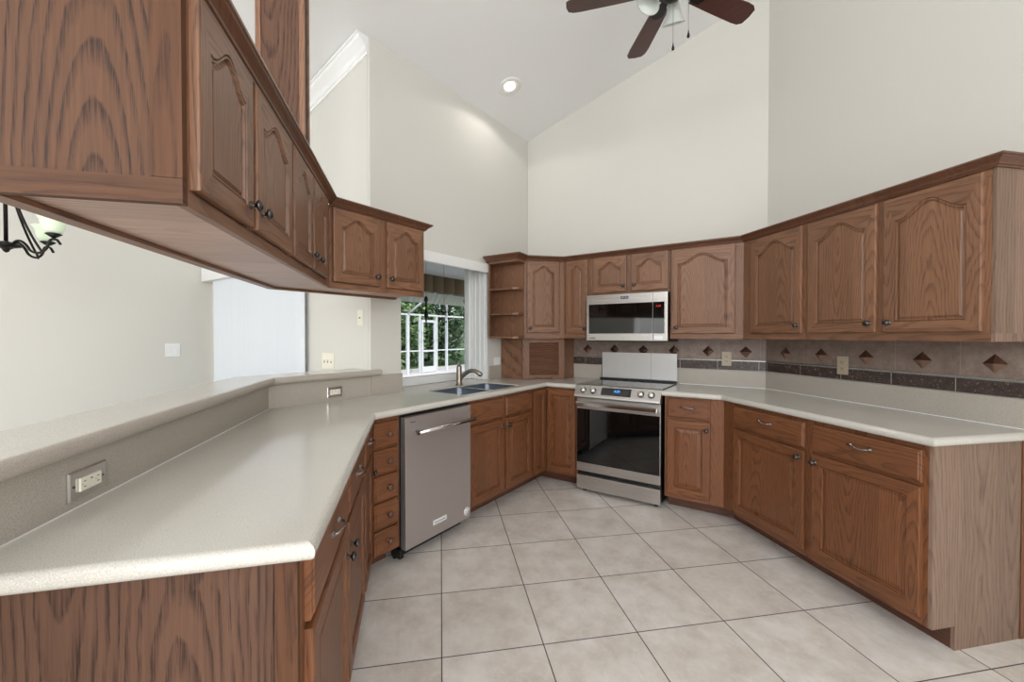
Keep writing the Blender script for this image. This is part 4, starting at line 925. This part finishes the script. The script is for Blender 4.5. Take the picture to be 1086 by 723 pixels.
# ------------------------------------------------------------------ ceiling fixtures
t = thing('ceiling_light', 'round white recessed ceiling light, lit, above the sink corner', 'light', FW, (-2.06, 3.03, ceilz(-2.06)))
OFF[t.name] = Vector((0, 0, 0)); t.rotation_euler = (0, -math.atan(.272), 0)
m = MB(); m.lathe([(.064, -.004), (.095, -.008), (.105, -.002), (.105, 0), (.064, 0)], (0, 0, -.001), 32); m.build('trim_ring', M['white'], t)
m = MB(); m.lathe([(.0635, -.006), (.055, -.002), (0, -.0015)], (0, 0, -.001), 32); m.build('reflector', M['can'], t)
m = MB(); m.lathe([(0, -.028), (.02, -.026), (.040, -.014), (.044, -.004)], (0, 0, -.001), 24); m.build('bulb', M['bulb'], t)
l = bpy.data.lights.new('can_light', 'SPOT'); l.energy = 5; l.spot_size = 2.6; l.color = (1, .96, .9); l.shadow_soft_size = .05; lo = bpy.data.objects.new('can_light', l); COL.objects.link(lo); lo.location = (-2.05, 3.03, ceilz(-2.05)-.06); lo['kind'] = 'structure'
# fan
FX, FY, FZ = -.544, 2.381, 3.24
t = thing('ceiling_fan', 'ceiling fan with mahogany blades and frosted glass light shades', 'fan', FW, (FX, FY, FZ))
m = MB(); zc = ceilz(FX); m.tube([(FX, FY, FZ+.14), (FX, FY, zc-.02)], .013, 12); m.build('downrod', M['iron'], t)
m = MB(); m.lathe([(0, zc-FZ-.012), (.06, zc-FZ-.02), (.07, zc-FZ-.05), (.03, zc-FZ-.1), (0, zc-FZ-.1)], (FX, FY, FZ), 20); m.build('canopy', M['iron'], t)
m = MB(); m.lathe([(0, -.02), (.09, -.02), (.11, .01), (.115, .07), (.09, .12), (.04, .145), (0, .145)], (FX, FY, FZ), 28); m.build('motor', M['iron'], t)
for i in range(5):
    a = math.radians(55.5+72*i); R = Matrix.Translation((FX, FY, FZ)) @ Matrix.Rotation(a, 4, 'Z') @ Matrix.Rotation(math.radians(-10), 4, 'X')
    L = [(.16, -.052), (.30, -.060), (.50, -.066), (.545, -.062), (.572, -.045), (.58, 0), (.575, .045), (.55, .062), (.50, .064), (.30, .056), (.16, .048)]
    g = MB(); g.prism(L, -.003, .003)
    for v in g.b.verts: v.co = R @ v.co
    bo = g.build('blade', M['blade'], t)
    g = MB(); g.prism([(.085, -.018), (.15, -.03), (.21, -.035), (.23, 0), (.21, .035), (.15, .03), (.085, .018)], -.009, -.0035)
    for v in g.b.verts: v.co = R @ v.co
    g.build('blade_iron', M['iron'], t)
m = MB(); m.lathe([(0, -.075), (.03, -.07), (.055, -.05), (.05, -.021), (0, -.021)], (FX, FY, FZ), 20); lk = m.build('light_kit', M['iron'], t)
h = math.radians(33.9); Rv = Vector((math.cos(h), math.sin(h), 0)); Fv = Vector((-math.sin(h), math.cos(h), 0))
for ang in (186, 66, 286):
    d_ = Rv*math.cos(math.radians(ang))+Fv*math.sin(math.radians(ang)); c_ = Vector((FX, FY, FZ-.012))+d_*.085
    ax = (d_*.55+Vector((0, 0, -1))).normalized(); R = Matrix.Translation(c_) @ ax.to_track_quat('Z', 'Y').to_matrix().to_4x4()
    m = MB(); m.lathe([(.018, 0), (.03, .012), (.036, .04), (.045, .075), (.062, .108), (.0645, .11), (.0605, .108), (.043, .075), (.034, .04), (.026, .014)], (0, 0, 0), 24, mat=R); m.build('glass_shade', M['frost'], t)
    m = MB(); m.lathe([(0, -.02), (.016, -.018), (.02, .01), (0, .012)], (0, 0, 0), 12, mat=R); m.build('socket', M['iron'], t)
for lat, fw_, zb in ((.012, .02, 2.917), (.088, .0, 2.972)):
    p = Vector((FX, FY, 0))+Rv*lat+Fv*fw_
    m = MB(); m.tube([(p.x, p.y, 3.17 if lat < .05 else 3.20), (p.x, p.y, zb+.03)], .0014, 6); pc = m.build('pull_chain', M['nickel'], t)
    m = MB(); m.lathe([(0, -.01), (.007, -.006), (.008, .002), (.004, .018), (.002, .032), (0, .034)], (p.x, p.y, zb), 10); m.build('chain_fob', M['iron'], pc)
# chandelier
px, py = ray_pt(8, 2.4); zb = 1.835
t = thing('chandelier', 'dark bronze chandelier with lit pale green glass shades in the dining area', 'chandelier', FW, (px, py, zb))
m = MB(); m.tube([(px, py, zb+.03), (px, py, ceilz(px)-.02)], .009, 10); m.build('stem', M['iron'], t)
m = MB(); m.lathe([(0, -.02), (.012, -.012), (.016, 0), (.03, .01), (.065, .02), (.06, .03), (.02, .045), (0, .05)], (px, py, zb), 18); m.build('hub', M['iron'], t)
m = MB(); m.lathe([(0, -.001), (.06, -.004), (.05, -.03), (0, -.04)], (px, py, ceilz(px)-.012), 18); m.build('canopy', M['iron'], t)
def bez(ps, n=24):
    o = []
    for s_ in range(0, len(ps)-3, 3):
        for i in range(n//2+1):
            u = i/(n//2); a, b, c, d_ = [Vector(q) for q in ps[s_:s_+4]]; o.append(a*(1-u)**3+b*3*u*(1-u)**2+c*3*u*u*(1-u)+d_*u**3)
    r = [o[0]]
    for q in o[1:]:
        if (q-r[-1]).length > 1e-5: r.append(q)
    return r
for i in range(4):
    a = h+math.radians(7+90*i); D = Vector((math.cos(a), math.sin(a), 0)); C_ = Vector((px, py, zb)); Z = Vector((0, 0, 1))
    P = lambda r, z: C_+D*r+Z*z
    m = MB(); m.tube(bez([P(.03, .02), P(.05, .07), P(.09, .06), P(.12, .0), P(.15, -.03), P(.20, -.02), P(.215, .03), P(.22, .06), P(.235, .075), P(.265, .06), P(.27, .05), P(.277, .045), P(.28, .035)]), .007, 8)
    ar = m.build('arm', M['iron'], t)
    m = MB(); m.tube(bez([P(.012, .45), P(.04, .30), P(.09, .15), P(.165, .02), P(.185, -.01), P(.185, -.015), P(.18, -.02)]), .006, 8); m.build('upper_scroll', M['iron'], t)
    c_ = P(.245, .075)
    m = MB(); m.lathe([(0, -.005), (.012, 0), (.038, .02), (.03, .024), (0, .024)], c_, 16); m.build('shade_holder', M['iron'], t)
    m = MB(); m.lathe([(.018, .024), (.036, .03), (.048, .047), (.054, .075), (.058, .10), (.072, .122), (.070, .123), (.055, .101), (.050, .075), (.045, .048)], c_, 24); m.build('glass_shade', M['litshade'], t)
    m = MB(); m.lathe([(0, .03), (.014, .035), (.024, .065), (.02, .085), (0, .095)], c_, 12); m.build('bulb', M['bulb'], t)
